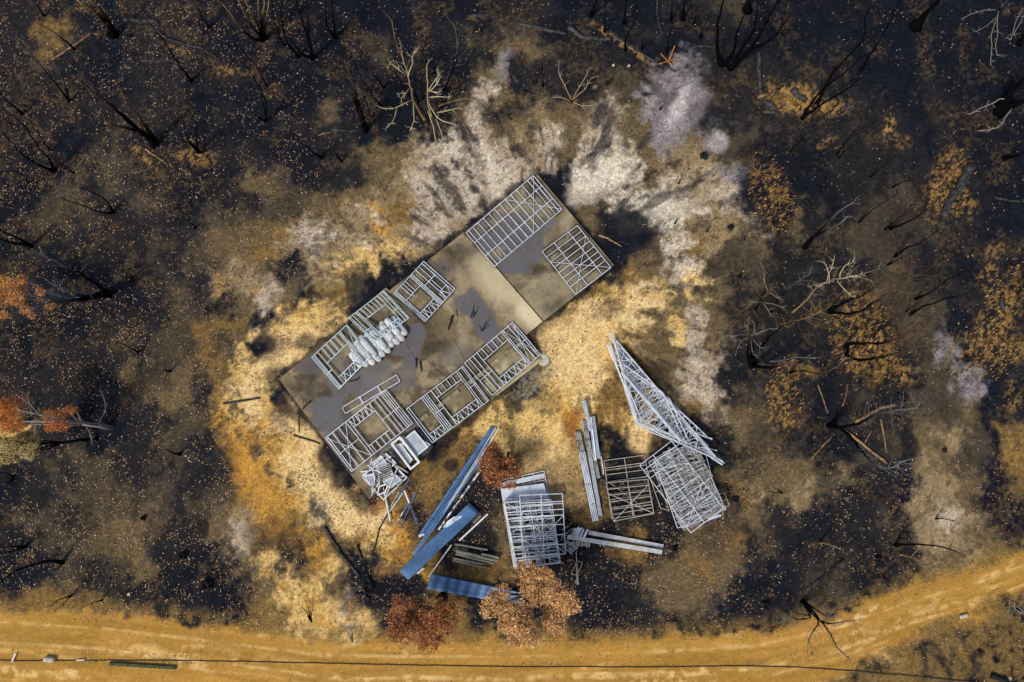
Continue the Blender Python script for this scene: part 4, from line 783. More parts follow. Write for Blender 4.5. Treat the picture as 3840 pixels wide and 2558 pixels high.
# logs
for pts, r, mat, lb, tp in [
    ([(3635,625),(3600,690),(3555,760),(3530,812)], .28, 'ashwood', 'thick charcoal log on orange clay near the right edge', .8),
    ([(2965,340),(2990,362),(3020,385)], .20, 'ashwood', 'thick log leaning over the torn up root mound', .8),([(2870,385),(2905,415)], .16, 'ashwood', 'short log at the lower left of the root mound', .9),
    ([(2878,360),(2840,430-60)], .14, 'rawwood', 'split orange log at the left of the root mound', .7),([(3155,412),(3210,390),(3228,385)], .14, 'ashwood', 'log at the right tail of the root mound', .8),
    ([(2860,420),(2925,428)], .12, 'ashwood', 'low log below the root mound', .8),([(3080,370),(3140,375)], .12, 'ashwood', 'log lying right of the leaning trunks', .7),
    ([(2840,200),(2846,320),(2852,380)], .13, 'ashwood', 'tall grey snag log standing beside the root mound', .7),
    ([(1950,92),(2060,120),(2120,132)], .12, 'ashwood', 'long grey fallen log below the top edge, left half', .8),([(2130,110),(2185,145),(2240,155),(2290,155)], .15, 'ashwood', 'long grey fallen log below the top edge, right half', .7),
    ([(2295,140),(2370,185),(2440,230),(2530,278)], .10, 'ashwood', 'fallen log with orange scar beside the rusty star', .6),([(2305,148),(2375,193),(2420,218),(2455,240)], .07, 'rawwood', 'orange strip of burnt wood along the fallen log', .7),
    ([(1760,65),(1830,60),(1870,70)], .1, 'ashwood', 'short dark log above the ash fan near the top edge', .7),
    ([(470,78),(530,85),(600,92)], .11, 'ashwood', 'grey log beside the thick stump at top left', .8),([(560,100),(640,155),(700,175),(760,185),(820,225)], .09, 'ashwood', 'long grey fallen limb right of the thick stump', .5),
    ([(530,232),(640,230),(735,262)], .06, 'ashwood', 'thin grey limb below the long fallen limb', .5),
    ([(345,128),(300,160),(250,190),(195,225)], .07, 'rawwood', 'orange log ash line pointing down left from the thick stump', .7),
    ([(545,560),(590,590),(625,615)], .06, 'rawwood', 'orange ash line under the leaning thick trunk', .5),
    ([(1216,1976),(1284,2080),(1310,2110),(1347,2161)], .075, 'ashwood', 'long charred limb left of the blue sheets', 1.1),([(1340,2044),(1352,2075),(1360,2096)], .06, 'char', 'short charred limb beside the long one', .8),
    ([(1453,1931),(1425,1975),(1403,2060),(1394,2125)], .05, 'char', 'curved charred branch below the scorched bars', .6),([(1331,2225),(1368,2228),(1390,2247)], .08, 'char', 'curved black limb left of the bottom red tree', .8),
    ([(1381,2162),(1390,2185),(1402,2205)], .10, 'char', 'stubby black limb beside the large stump', .9),
    ([(3156,2098),(3110,2145),(3039,2198)], .11, 'ashwood', 'grey tapered log above the road bend', 1.3),([(353,2187),(380,2140),(408,2108)], .06, 'ashwood', 'upper of two dark poles above the road at left', .8),
    ([(384,2214),(400,2190),(418,2168)], .06, 'ashwood', 'lower of two dark poles above the road at left', .8),
    ([(840,1515),(900,1505),(975,1493)], .06, 'ashwood', 'dark pole lying on sand left of the slab', 1.1),([(1100,1632),(1160,1650),(1200,1665)], .05, 'ashwood', 'grey stick at the lower left slab edge', .7),([(1120,1560),(1122,1625)], .03, 'char', 'thin upright stick near the lower left slab edge', .7),
    ([(2215+200,1145),(2460,1165)], .001, 'char', '', 1),
    ([(2245,883),(2280,895),(2330,925)], .07, 'rawwood', 'pink orange burnt log in the scorched circle', .6),([(2320,905),(2365,918)], .025, 'ashwood', 'pale stick at the end of the pink burnt log', .8),
    ([(3160,1612),(3230,1665),(3320,1738)], .09, 'rawwood', 'long brown ash log line running down right from the forked tree', .8),([(3065,1443),(3085,1500),(3101,1550)], .04, 'rawwood', 'thin tan ash line above the forked tree, left one', .7),
    ([(3177,1440),(3168,1490),(3158,1525)], .05, 'rawwood', 'thin tan ash line above the forked tree, right one', .7),([(3115,1638),(3080,1675),(3040,1722)], .05, 'rawwood', 'tan ash line running down left from the forked tree', .7),
    ([(3205,1585),(3250,1555),(3300,1530),(3355,1518)], .11, 'rawwood', 'fat brown ash log under the upper limb of the forked tree', .8),([(3300,1570),(3312,1640),(3322,1700)], .05, 'rawwood', 'thin brown ash line crossing between the forked limbs', .7),([(3265,1615),(3240,1660)], .04, 'rawwood', 'short ash line inside the fork', .7),
    ([(3730,745),(3790,755),(3840,758)], .05, 'ashwood', 'pale grey pole at the right edge below the twisted trunk', .8),([(3760,930),(3810,912),(3845,895)], .05, 'ashwood', 'second pale grey pole at the right edge, lower', .8),
    ([(3745,1120),(3760,1165)], .1, 'ashwood', 'short charcoal log on orange clay at lower right', .8),([(2520,215+130),(2600,310)], .02, 'ashwood', 'thin grey stick above the ash fan', .8),
    ([(1245,487),(1310,494),(1350,487)], .05, 'ashwood', 'white ash limb left of the leaning trunk base', .7),([(1195,508),(1240,498)], .04, 'rawwood', 'short tan ash stick near the white ash limb', .7),
    ([(1645,400),(1690,385),(1740,372),(1810,380)], .045, 'rawwood', 'tan wavy fallen branch right of the pale trees', .6),([(2610,181),(2690,182)], .05, 'ashwood', 'white ash line near the top right trunks', .8),
    ([(2462,0),(2464,60),(2470,100),(2478,140)], .06, 'ashwood', 'vertical white ash line at the top edge', .4)]:
    if not lb: continue
    stick('fallen_log' if r > .055 else 'fallen_branch', lb, 'log' if r > .055 else 'branch', pts, r, mat, taper=tp)
loose('trough', 'long mossy hollow log lying below the power line at bottom left', 'hollow log', (412,2488), (662,2503), .15, .12, .03, 'mosswood')
lumpy('white_box', P(190,2471,.02), Vector((1, -.1, 0)).normalized(), .62, .28, .22, M['stone'], label='rounded pale box on the road verge at bottom left', cat='box', amp=.005)
lumpy('rock', P(3612,2310,.02), Vector((1, .25, 0)).normalized(), .5, .2, .12, M['stone'], label='flat pale rock on the verge below the road bend', cat='rock', amp=.05)
for (u, v, s, lb) in [(2545,268,.2,''),(3490,2360-93,.10,'bright white pebble on the road bend'),(268,1010-85,.01,''),(1263,997,.20,'white scrap on char above the slab'),(1880,2440-0,.08,'pale pebble on the road below the red tree'),(2000,2425,.14,'pale stone at the edge of the tan tree'),
     (3123,2296,.01,''),(2030,1322,.01,''),(484,2228,.14,'yellow stone above the road at lower left'),(1075,1990,.01,''),(2358,248,.14,'yellow stone left of the rusty star'),(2300,246,.14,'pale ring stone near the fallen log')]:
    if lb: lumpy('rock', P(u, v, ghs(P(u, v))), Vector((.8, .6, 0)), s*1.3, s, s*.5, M['stone'], label=lb, cat='rock', amp=.1)
disc('concrete_footing', 'round pale concrete footing at the right end of the porch', 'footing', 2038, 1349, .34, .07, 'stone', jag=.05)
# rusty star
sp = P(2508,230,0); z0 = ghs(sp)+.25; rs_ = thing('rusty_star', 'orange rusty steel star of three crossed bars on black ground', 'steel star', P(2508,230,z0))
for k, (a, b) in enumerate([((2469,242),(2543,217)),((2530,172),(2508,228)),((2478,202),(2518,246))]): bar('arm', P(*a, z0+.03*k), P(*b, z0+.03*k), .055, .035, M['orange'], rs_)
bar('post', P(2508,230,ghs(sp)-.05), P(2508.5,230,ghs(sp)-.05), .08, .3, M['orange'], rs_)
# black poly pipe along the road
cx = [(-300,2466),(0,2476),(50,2477),(600,2475),(1000,2482),(1400,2491),(1800,2498),(2400,2501),(2800,2495),(3000,2502),(3200,2516),(3450,2538),(3700,2562),(4200,2600)]
pp = []
for u in range(-300, 4200, 45):
    v = float(np.interp(u, [c[0] for c in cx], [c[1] for c in cx]))+random.uniform(-1.2, 1.2); p = P(u, v, 0); pp.append(Vector((p.x, p.y, ghs(p)+.05)))
V, Fc = [], []; tube_geo(pp, [.02]*len(pp), V, Fc, 6); tag(mesh_obj('water_pipe', V, Fc, M['cable'], None, pp[10]), 'thin black pipe lying along the whole dirt road at the bottom', 'pipe')
loose('steel_bracket', 'small white metal bracket lying across the pipe at far left', 'bracket', (46,2482), (60,2450), .07, .05, .1, 'white')
loose('steel_strip', 'short pale metal strip beside the pipe near the mossy log', 'metal strip', (288,2476), (316,2475), .05, .03, .1, 'white')
stick('charred_post', 'black charred post end with pale cap at lower right corner', 'post', [(3712,2530),(3745,2546),(3775,2562)], .16, 'char', taper=1)
disc('pipe_ring', 'small pale ring lying beside the charred post at lower right', 'ring', 3787, 2545, .09, .04, 'stone', jag=.03, hollow=1)

# ------------------------------------------------------------------ burnt trees
BLK = (.003, .003, .004); GLD = (.26, .17, .07); PALE = (.50, .42, .28); BLU = (.14, .19, .32); BRN = (.12, .075, .045); GRY = (.15, .145, .15)
TONE = {'K': (BLK, BLK), 'G': (BLK, GLD), 'P': (GLD, PALE), 'B': (BLK, BRN), 'U': (BLK, GRY), 'W': (GRY, (.36,.32,.25)), 'Q': ((.46,.36,.17), (.66,.58,.38))}
def height_for(base, tip):
    b = P(*base, 0); best = (1e9, 0)
    for k in range(1, 90):
        z = k*.12; p = P(*tip, z); d = math.hypot(p.x-b.x, p.y-b.y)
        if d < best[0]: best = (d, z)
    return max(.5, best[1])
def path3(pts, z0, z1, zfull=None):
    L = [0]
    for a, b in zip(pts[:-1], pts[1:]): L.append(L[-1]+math.hypot(b[0]-a[0], b[1]-a[1]))
    W = [P(*p, z0+(z1-z0)*(l/L[-1])**.9) for p, l in zip(pts, L)]; Q = []
    n = len(W)
    for i in range(n-1):
        a = W[max(i-1, 0)]; b = W[i]; c = W[i+1]; d = W[min(i+2, n-1)]; m_ = max(2, int((c-b).length/.45))
        for k in range(m_):
            t = k/m_; Q.append(.5*((2*b)+(c-a)*t+(2*a-5*b+4*c-d)*t*t+(3*b-a-3*c+d)*t**3))
    Q.append(W[-1])
    for i in range(1, len(Q)-1): Q[i] = Q[i]+Vector((random.gauss(0, 1), random.gauss(0, 1), random.gauss(0, 1)))*.022
    return Q
def twigs(Q, V, Fc, cols, n, length, r, c0, c1, t0=.35, depth=1):
    for _ in range(n):
        i = random.randint(int(len(Q)*t0), len(Q)-1); p = Q[i]; d = (Q[min(i+1, len(Q)-1)]-Q[max(i-1, 0)]).normalized()
        a = Vector((random.gauss(0, 1), random.gauss(0, 1), random.gauss(0, .6))); a = (a-d*a.dot(d)).normalized(); e = (d*random.uniform(.3, 1)+a*random.uniform(.5, 1)+Vector((0,0,.25))).normalized(); L = length*random.uniform(.4, 1)
        pts = [p]; q = p.copy()
        for k in range(4): e = (e+Vector((random.gauss(0,.16), random.gauss(0,.16), random.gauss(0,.12)+.04))).normalized(); q = q+e*L/4; pts.append(q.copy())
        f = lambda t: tuple(c0[j]*(1-t)+c1[j]*t for j in range(3))
        tube_geo(pts, [r, r*.8, r*.6, r*.45, r*.3], V, Fc, 4, cols, f)
        if depth: twigs(pts, V, Fc, cols, 2, L*.55, r*.55, c1, c1, .3, depth-1)
NTREE = [0]
def tree(base, stems, label, r=.06,  tone='K', tw=6, twl=.7, limbs=(), ltone='P', lr=.035, name='burnt_tree', group='burnt leafless trees', hmul=1.0):
    zb = ghs(P(*base)); root = thing(name, label, 'burnt tree', P(*base, zb), group); main = None
    for s in stems:
        pts = [base]+list(s); zt = zb+height_for(base, pts[-1])*hmul
        Q = path3(pts, zb-.05, zt); n = len(Q); c0, c1 = TONE[tone]
        if main is None or zt > main[1]: main = (Q, zt, pts)
        V, Fc, cols = [], [], []
        rr = [r*(1-.72*(i/(n-1)))*(1+.9*max(0, 1-i/2.2)) for i in range(n)]
        f = lambda t: tuple(c0[j]*(1-sst(.45, .95, t))+c1[j]*sst(.45, .95, t) for j in range(3))
        tube_geo(Q, rr, V, Fc, 7, cols, f, lump=.18); mesh_obj('trunk', V, Fc, M['bark'], root, cols=cols, smooth=True)
        if tw:
            V, Fc, cols = [], [], []; twigs(Q, V, Fc, cols, tw, twl, max(.011, r*.18), c1, tuple(x*.9 for x in c1), .4); mesh_obj('twigs', V, Fc, M['bark'], root, cols=cols)
    if limbs:
        Qm = main[0]
        for lm in limbs:
            # start from the nearest point of the main trunk
            b = min(Qm, key=lambda q: math.hypot(*(a-b_ for a, b_ in zip(proj(q.x, q.y, q.z), lm[0]))))
            z0 = b.z; pts = list(lm); zt = z0+random.uniform(.2, .9); Q = path3(pts, z0, zt); V, Fc, cols = [], [], []; n = len(Q); c0, c1 = TONE[ltone]
            f = lambda t: tuple(c0[j]*(1-t)+c1[j]*t for j in range(3))
            tube_geo(Q, [lr*(1-.65*i/(n-1)) for i in range(n)], V, Fc, 5, cols, f); twigs(Q, V, Fc, cols, 5, .5, lr*.35, c1, c1, .4)
            mesh_obj('limb', V, Fc, M['bark'], root, cols=cols, smooth=True)
    return root
random.seed(77)
tree((430,134), [[(385,70),(290,0)],[(395,60),(330,-5)],[(400,128),(355,128)]], 'thick black stump with pale forked tops at top left', .17, 'G', 4)
tree((167,62), [[(150,35),(125,-10)]], 'small black sapling nearest the top left corner', .05)
tree((280,187), [[(240,150),(200,120),(120,75)]], 'thin burnt sapling below left of the thick top left stump', .05, 'B')
tree((262,382), [[(190,290),(110,200),(60,150)],[(250,350),(240,310),(195,225)]], 'two stemmed sapling left of the leaning thick trunk', .06, 'U')
tree((785,103), [[(765,75),(750,50),(735,10)]], 'single thin stem between the top left stump and the gold barked clump', .05)
tree((990,150), [[(940,140),(870,60),(835,15)],[(950,60),(915,-10)],[(975,70),(965,-10)],[(940,90),(890,-5)],[(1000,60),(1008,-5)],[(985,90),(990,0)]], 'large clump of gold barked black stems at the top edge', .09, 'G', 3)
tree((717,306), [[(650,210),(600,130),(540,90)]], 'black leaning stem over the long fallen limb', .07)
tree((1000,325), [[(970,260),(925,210),(880,160)]], 'slender stem below the gold barked clump', .045)
tree((998,457), [[(945,420),(925,370)],[(985,380),(970,320),(900,220)],[(1000,400),(985,350),(955,300)]], 'three stemmed black shrub right of the ash flecked clearing', .045)
tree((582,540), [[(500,470),(420,400),(370,365),(290,300)],[(560,490),(500,420)],[(530,495),(400,465)]], 'thick black trunk leaning to the upper left, left third of photo', .17, 'B', 8)
tree((746,574), [[(705,520),(680,430)],[(735,520),(735,465)],[(770,560),(760,500)],[(720,540),(660,520)]], 'bushy black stump sprouting above the orange clay spot', .06)
tree((200,645), [[(110,600),(65,560),(0,480)],[(190,600),(150,560),(100,480),(40,430)]], 'two stemmed black tree near the left edge, upper', .07)
tree((190,570), [[(130,480),(100,400)]], 'single thin stem just above the two stemmed tree at left', .035)
tree((86,430), [[(30,380),(-20,330)]], 'short black stem at the left edge above the hoop stem', .07)
tree((107,690), [[(95,665),(60,645),(10,640)]], 'small hoop shaped black stem at the left edge', .04)
tree((275,650), [[(245,625),(210,600)]], 'short thin stick stem right of the two stemmed tree', .035)
tree((423,796), [[(395,750),(340,720),(300,700)],[(400,802),(350,785),(225,740)]], 'black stem splitting into an open V, left of the pale soil', .06)
tree((117,925), [[(60,890),(-10,858)],[(70,915),(-10,895)]], 'pair of thick black stems at the left edge above the orange crown', .10, tw=2)
tree((521,1321), [[(480,1300),(430,1280)]], 'short black stem left of the sandy track, upper one', .045)
tree((732,858), [[(710,830),(680,820)]], 'tiny black stem above the mottled clearing', .04)
tree((640,1393), [[(615,1383)]], 'tiny black stem left of the sandy track, lower one', .05, tw=0)
tree((677,1703), [[(655,1700),(620,1685)]], 'short thick black stem in the lower left clearing', .07, tw=2)
tree((50,1792), [[(30,1777),(-10,1775)],[(40,1808),(-10,1812)]], 'black forked stem at the left edge below the tan crown', .05, tw=2)
tree((96,2050), [[(50,2052),(-10,2050)],[(50,2065),(-10,2082)]], 'black forked stem at the left edge above the road', .06, tw=2)
tree((237,2110), [[(190,2102),(130,2115),(60,2140),(-10,2190)]], 'low curved black tree above the road at far left', .08)
tree((270,2232), [[(215,2255),(170,2280)],[(240,2260),(210,2285)]], 'thin bare bush hanging over the road edge at left', .03)
tree((386,2250), [[(345,2258),(338,2280)]], 'single bare branch at the road edge', .03, tw=3)
tree((1070,172), [[(1040,120),(1015,-5)]], 'slim black stem left of the twin top clump', .05)
tree((1120,215), [[(1075,150),(1055,60),(1060,-5)]], 'tall black stem in the middle of the top clump', .08)
tree((1175,220), [[(1140,100),(1110,-5)],[(1160,150),(1150,60)],[(1135,205),(1085,140)]], 'three stemmed black tree in the top clump', .09)
tree((1256,143), [[(1250,60),(1245,-5)],[(1225,90),(1222,-5)]], 'double black stem at the right of the top clump', .07)
tree((1371,492), [[(1330,380),(1310,290),(1225,210)],[(1325,350),(1370,350),(1395,430)],[(1320,300),(1290,225)]], 'tall trunk with rusty twigs left of the pale branched trees', .11, 'B', 14, 1.1)
tree((1593,450), [[(1550,375),(1535,300),(1515,240),(1505,200)]], 'pale branched tree with wide white limbs, left of two', .075, 'P', 8, limbs=[[(1545,375),(1480,405),(1430,405)],[(1490,402),(1470,460),(1450,480)],[(1550,378),(1550,450),(1540,490)],[(1535,330),(1505,370)],[(1520,280),(1470,240)],[(1530,290),(1545,240),(1550,200)]], lr=.036, ltone='Q')
tree((1620,440), [[(1607,400),(1603,330),(1600,250)]], 'pale branched tree with drooping white limbs, right of two', .05, 'Q', 5, limbs=[[(1605,345),(1630,300),(1645,280)],[(1607,345),(1635,320),(1650,290)],[(1607,385),(1640,440),(1710,470)],[(1604,415),(1625,470),(1633,530)],[(1635,440),(1660,520)],[(1640,422),(1720,405)],[(1608,365),(1680,365)],[(1608,340),(1650,346)]], lr=.036, ltone='Q')
for b, s, t_, lb in [((1440,330),[(1400,270),(1390,200)],'B','thin stem left behind the pale branched trees, shorter'),((1395,437),[(1370,380),(1340,330)],'U','small grey stem right of the tall rusty trunk'),((1430,400),[(1360,300),(1310,190)],'K','long thin black stem crossing left of the pale trees'),
    ((1632,275),[(1625,262)],'K','charred stub just above the right pale tree'),((1560,400),[(1500,300),(1465,250),(1430,150)],'B','brown twiggy stem behind the left pale tree'),((1570,385),[(1520,250),(1490,170),(1470,80)],'G','gold flecked stem rising over the left pale tree'),
    ((1665,340),[(1705,250),(1718,190),(1700,90)],'U','grey blue slender tree right of the pale trees'),((1206,593),[(1150,550),(1090,490)],'K','thin black stem in the dark ground above the slab'),((1280,607),[(1250,560)],'K','short thin stem right of the other one above the slab')]:
    tree(b, [s], lb, .05, t_, 8, 1.0)
for b, s, r, lb in [((2036,325),[(2035,270),(2033,215)],.04,'upright thin stem left of the pale bush'),((2345,191),[(2350,140),(2385,70),(2400,20)],.06,'leaning black stem crossing the fallen log'),((2338,90),[(2345,40),(2352,-10)],.07,'short black stem above the fallen log, second from left'),
    ((2266,120),[(2268,60),(2270,-10)],.05,'thin black stem above the fallen log, left one'),((2215,60),[(2240,-10)],.09,'thick black stub at the top edge above the fallen log'),((2500,205),[(2505,160),(2525,80)],.04,'thin stem rising above the rusty star'),((2560,75),[(2568,-10)],.10,'thick black stem at the top edge, right of the star'),
    ((2517,75),[(2520,-10)],.06,'black stem at the top edge directly above the star'),((2603,92),[(2620,30)],.04,'short thin stem right of the star, upper'),((2625,145),[(2640,100),(2670,40)],.04,'thin stem right of the star, lower'),((2407,187),[(2412,130)],.035,'tiny stem beside the fallen log scar'),
    ((2545,690),[(2560,655),(2575,640)],.03,'tiny twiggy sapling in the ash fan, upper'),((2650,870),[(2665,835),(2680,820)],.03,'tiny twiggy sapling in the ash fan, right'),((2530,840),[(2545,815)],.03,'tiny twiggy sapling in the ash fan, left'),((2790,905),[(2800,880),(2830,878)],.025,'thin bowed twig above the bare bush right of the slab'),
    ((1915,1650-1200),[(1910,420)],.02,'tiny twig on the upper ash fan')]:
    tree(b, [s], lb, r, 'K', 4, .6)
tree((2708,244), [[(2690,190),(2695,80),(2715,-10)],[(2750,195),(2765,120),(2790,60)]], 'tall black tree with curved trunk, left of two at upper right', .13)
tree((2737,258), [[(2800,200),(2850,130),(2900,30),(2930,-10)],[(2780,190),(2830,100),(2840,20)],[(2810,190),(2900,140),(2960,60)]], 'many limbed black tree, right of two at upper right', .12, tw=10, twl=1.2)
tree((2800,40), [[(2805,10),(2810,-10)]], 'thick black stump at the top edge above the limbed tree', .2, tw=2)
tree((2144,383), [[(2143,372)]], 'low bare bush with golden twigs on the ash fan', .04, 'G', 0, limbs=[[(2144,380),(2110,368),(2085,365)],[(2144,380),(2120,320),(2100,290),(2095,250)],[(2144,380),(2190,335),(2215,295)],[(2144,380),(2185,398),(2230,392)],[(2144,380),(2170,330),(2195,290),(2205,260)]], lr=.035)
tree((3430,103), [[(3475,50),(3530,-10)]], 'thick straight black trunk leaving the top edge at right', .24, tw=2)
tree((3749,416), [[(3790,350),(3850,285)],[(3800,395),(3850,375)],[(3790,330),(3800,300)]], 'thickest black trunk at the right edge', .30, tw=0, limbs=[[(3790,375),(3750,372),(3700,395),(3640,428)],[(3800,400),(3770,440),(3740,480),(3670,490)]], ltone='W', lr=.06)
tree((3007,445), [[(3040,390),(3080,340),(3160,280),(3250,200)],[(3050,410),(3150,350),(3260,270)]], 'black stem rising right out of the root mound', .08, tw=8, twl=1.1)
tree((3062,390), [[(3120,280),(3200,190),(3245,130),(3240,70),(3290,5)]], 'long wavy black stem right of the root mound', .08, tw=5)
tree((3227,263), [[(3300,150),(3350,60),(3380,-10)]], 'long thin black stem in the upper right char', .06)
tree((3744,36), [[(3760,20)]], 'pale drooping limbs near the top right corner', .04, 'U', 2, limbs=[[(3744,36),(3720,130),(3720,170),(3715,245)],[(3744,36),(3690,40),(3640,55),(3605,72)],[(3744,36),(3735,180),(3740,210)],[(3744,60),(3700,95),(3660,118)]], ltone='W', lr=.035)
tree((3850,20), [[(3845,25),(3810,80),(3790,150)],[(3850,40),(3825,90),(3800,130)]], 'pale limb reaching in at the top right corner', .045, 'W')
tree((3820,165), [[(3835,140),(3850,120)]], 'dark stump at the right edge below the pale limb', .12, tw=2)
tree((3763,595), [[(3800,588),(3850,570)]], 'thick bent black stem at the right edge, upper middle', .11, tw=1)
for b, s, r, t_, lb in [((3136,581),[(3200,500),(3320,440)],.04,'K','long thin stem below the root mound, right one'),((2960,571),[(3010,515),(3060,460)],.035,'K','thin stem among the burnt stump cluster'),((3145,590),[(3220,530),(3300,460)],.03,'K','thin parallel stem below the root mound'),((3261,665),[(3370,580)],.035,'K','faint thin stem left of the thick charcoal log'),
    ((3220,834),[(3280,780),(3360,730)],.045,'K','thin stem left of the charcoal log base'),((3337,858),[(3400,835),(3485,778)],.07,'K','black tapered stem just left below the charcoal log'),((3318,863),[(3360,825),(3425,780)],.04,'K','thin stem doubled beside the black tapered one'),((3356,961),[(3390,935),(3430,920),(3510,870)],.06,'K','kinked black stem above the gravelly clearing'),
    ((3328,994),[(3370,972),(3425,945)],.04,'K','thin stem just under the kinked one'),((3433,1121),[(3490,1095),(3550,1050),(3605,1025)],.06,'K','long black stem right of the twiggy thicket, upper'),((3414,1181),[(3450,1155),(3530,1128),(3640,1095)],.06,'K','long black stem right of the twiggy thicket, lower'),
    ((3345,704),[(3390,680),(3440,670)],.03,'K','small twig below left of the charcoal log'),((2885,1345+10),[(2930,1352),(3000,1340),(3060,1345)],.035,'W','pale thin limb under the bowed black stem'),((2935,1850),[(2900,1846),(2880,1840)],.03,'K','thin twig on tan ground below the heap'),((3173,1850),[(3200,1848),(3235,1852)],.03,'K','thin twig in the lower right clearing'),
    ((3508,1945),[(3530,1946),(3590,1955)],.035,'K','thin hooked stem above the road at right'),((3357,2046),[(3385,2041),(3450,2042),(3530,2050),(3600,2075)],.07,'K','long arched black stem above the road bend'),((3395,1070+100),[(3420,1150),(3500,1110)],.03,'B','thin brown stem inside the twiggy thicket'),
    ((1166,2328),[(1150,2300),(1120,2265)],.035,'B','dry brown shrub on the verge left of the red tree'),((1170,2335),[(1155,2290),(1145,2250)],.03,'B','thin dry stem beside the verge shrub'),((1325,2415),[(1310,2380),(1285,2350),(1275,2335)],.025,'W','pale twig lying on the verge above the road')]:
    tree(b, [s], lb, r, t_, 5, .8)
tree((3017,930), [[(3080,860),(3150,790),(3200,760)],[(3060,885),(3130,850),(3180,810)]], 'black forked stem with blue tips right of the tussock', .09, 'U', 6)
tree((3108,1169), [[(3170,1175),(3230,1165),(3300,1120),(3420,1040)],[(3150,1140),(3230,1110),(3300,1060),(3380,1020)]], 'horizontal black trunk with brown twig spray in the thicket', .08, 'B', 34, 1.6)
tree((2970,1172), [[(3020,1130),(3060,1080),(3130,1050),(3200,1035)]], 'golden barked tree with bright white branch star', .055, 'P', 16, 1.2, limbs=[[(3100,1060),(3115,1010),(3130,955)],[(3130,1050),(3060,1070),(3070,1072)],[(3145,1045),(3190,1040),(3225,1030)],[(3140,1050),(3165,1085),(3190,1110)],[(3110,1062),(3105,1010),(3095,990)],[(3150,1045),(3165,1000),(3195,985)]], lr=.028, ltone='Q')
tree((2850,1310), [[(2890,1260),(2960,1210),(3030,1190),(3080,1165)]], 'long brown trunk sweeping up right through the thicket', .065, 'G', 26, 1.4)
tree((2818,1372), [[(2850,1375),(2900,1378),(2990,1350)],[(2805,1330),(2806,1250),(2808,1190)]], 'thick black bowed stem at the thicket base', .10, 'B', 6)
tree((2825,1345), [[(2818,1300),(2815,1262),(2850,1250)]], 'bare bush with pale radiating limbs left of the thicket', .05, 'U', 8, .9, limbs=[[(2815,1258),(2780,1255),(2740,1263)],[(2815,1258),(2850,1245),(2890,1232),(2930,1240)],[(2810,1265),(2780,1280),(2765,1310)],[(2815,1262),(2820,1310),(2835,1335)],[(2815,1255),(2800,1225),(2790,1210)],[(2820,1262),(2840,1290),(2855,1305)],[(2830,1250),(2828,1215),(2815,1200)]], ltone='W', lr=.022)
tree((2833,1160), [[(2850,1130),(2880,1095),(2895,1085)]], 'small brown tree with thin forks above the pale bush', .05, 'G', 9, .9, limbs=[[(2880,1095),(2865,1060),(2870,1015)],[(2885,1092),(2905,1110),(2925,1118)],[(2855,1135),(2825,1135),(2805,1155)],[(2860,1133),(2880,1165),(2895,1185)],[(2862,1133),(2900,1140),(2930,1152)]], lr=.018)
tree((2890,1170), [[(2920,1125),(2960,1080),(3000,1050),(3045,1020)]], 'grey pink slender tree between the two brown ones', .05, 'U', 12, 1.0)
tree((3172,1310), [[(3185,1292),(3240,1287),(3320,1285),(3400,1250),(3480,1230)],[(3175,1330),(3230,1350),(3350,1330),(3430,1305),(3510,1285)]], 'tall forked black tree curving over the gold grass patch', .10, 'B', 30, 1.6)
tree((3108,1597), [[(3150,1602),(3210,1592),(3290,1552),(3340,1542),(3440,1530)],[(3150,1610),(3210,1660),(3260,1725),(3330,1755),(3400,1725)]], 'large forked black tree with blue tipped twig sprays at lower right', .10, 'U', 22, 1.4)
tree((3130,1580), [[(3150,1540),(3180,1500)]], 'short black stem above the fork base', .05, tw=4)
tree((2960,1400), [[(3000,1390),(3080,1400),(3140,1375),(3170,1340)]], 'thin pale brown curved branch below the bowed stem', .045, 'G', 8)
tree((3373,2080), [[(3400,2085),(3440,2100),(3490,2118),(3500,2145)]], 'pale forked branch tree above the road bend', .05, 'P', 10, .9)
tree((3007,2252), [[(3060,2315),(3090,2340),(3140,2420),(3190,2480)],[(3080,2330),(3170,2330),(3240,2320)],[(3070,2320),(3040,2380),(3030,2410)],[(3040,2315),(2990,2322),(2960,2310),(2925,2335)],[(3100,2310),(3095,2280)]], 'grey leafless tree spreading its branches over the road', .06, 'U', 14, 1.3)
tree((3850,2305), [[(3820,2280),(3790,2268),(3780,2300)],[(3810,2290),(3780,2320)]], 'pale bare limb at the right edge below the road', .04, 'W', 6)
tree((3070,2036), [[(3110,2040),(3150,2060)],[(3110,2040),(3130,2075)]], 'small pale forked branch in the lower right clearing', .035, 'P', 4)
tree((3440-130,2160), [[(3350,2195),(3375,2225)]], 'fine grey twig at the road bend edge', .025, 'U', 6)

# ------------------------------------------------------------------ leafy trees
def leaves_mesh(name, centers, n, size, pal, parent=None, loc=None, flat=False, dens=None):
    """many small leaf faces; centres = (point, radius)"""
    P0, Cc = [], []
    w = np.array([r**2 for _, r in centers]); w = w/w.sum(); ids = rng.choice(len(centers), n, p=w)
    C = np.array([c for c, _ in centers]); R = np.array([r for _, r in centers])
    d = rng.normal(size=(n, 3)); d /= np.linalg.norm(d, axis=1)[:, None]; rad = R[ids]*rng.random(n)**.42
    sub = rng.normal(size=(len(centers)*9, 3)); sub /= np.linalg.norm(sub, axis=1)[:, None]
    sid = ids*9+(9*rng.random(n)**1.5).astype(int); cl = sub[sid]*(R[ids]*.68)[:, None]; use = rng.random(n) < .66
    pos = C[ids]+np.where(use[:, None], cl+d*(rad*.42)[:, None], d*rad[:, None])*np.array([1, 1, .7])
    tone = rng.random(len(centers)*9)[sid]
    return leaf_quads(name, pos, size, pal, tone, parent, loc)
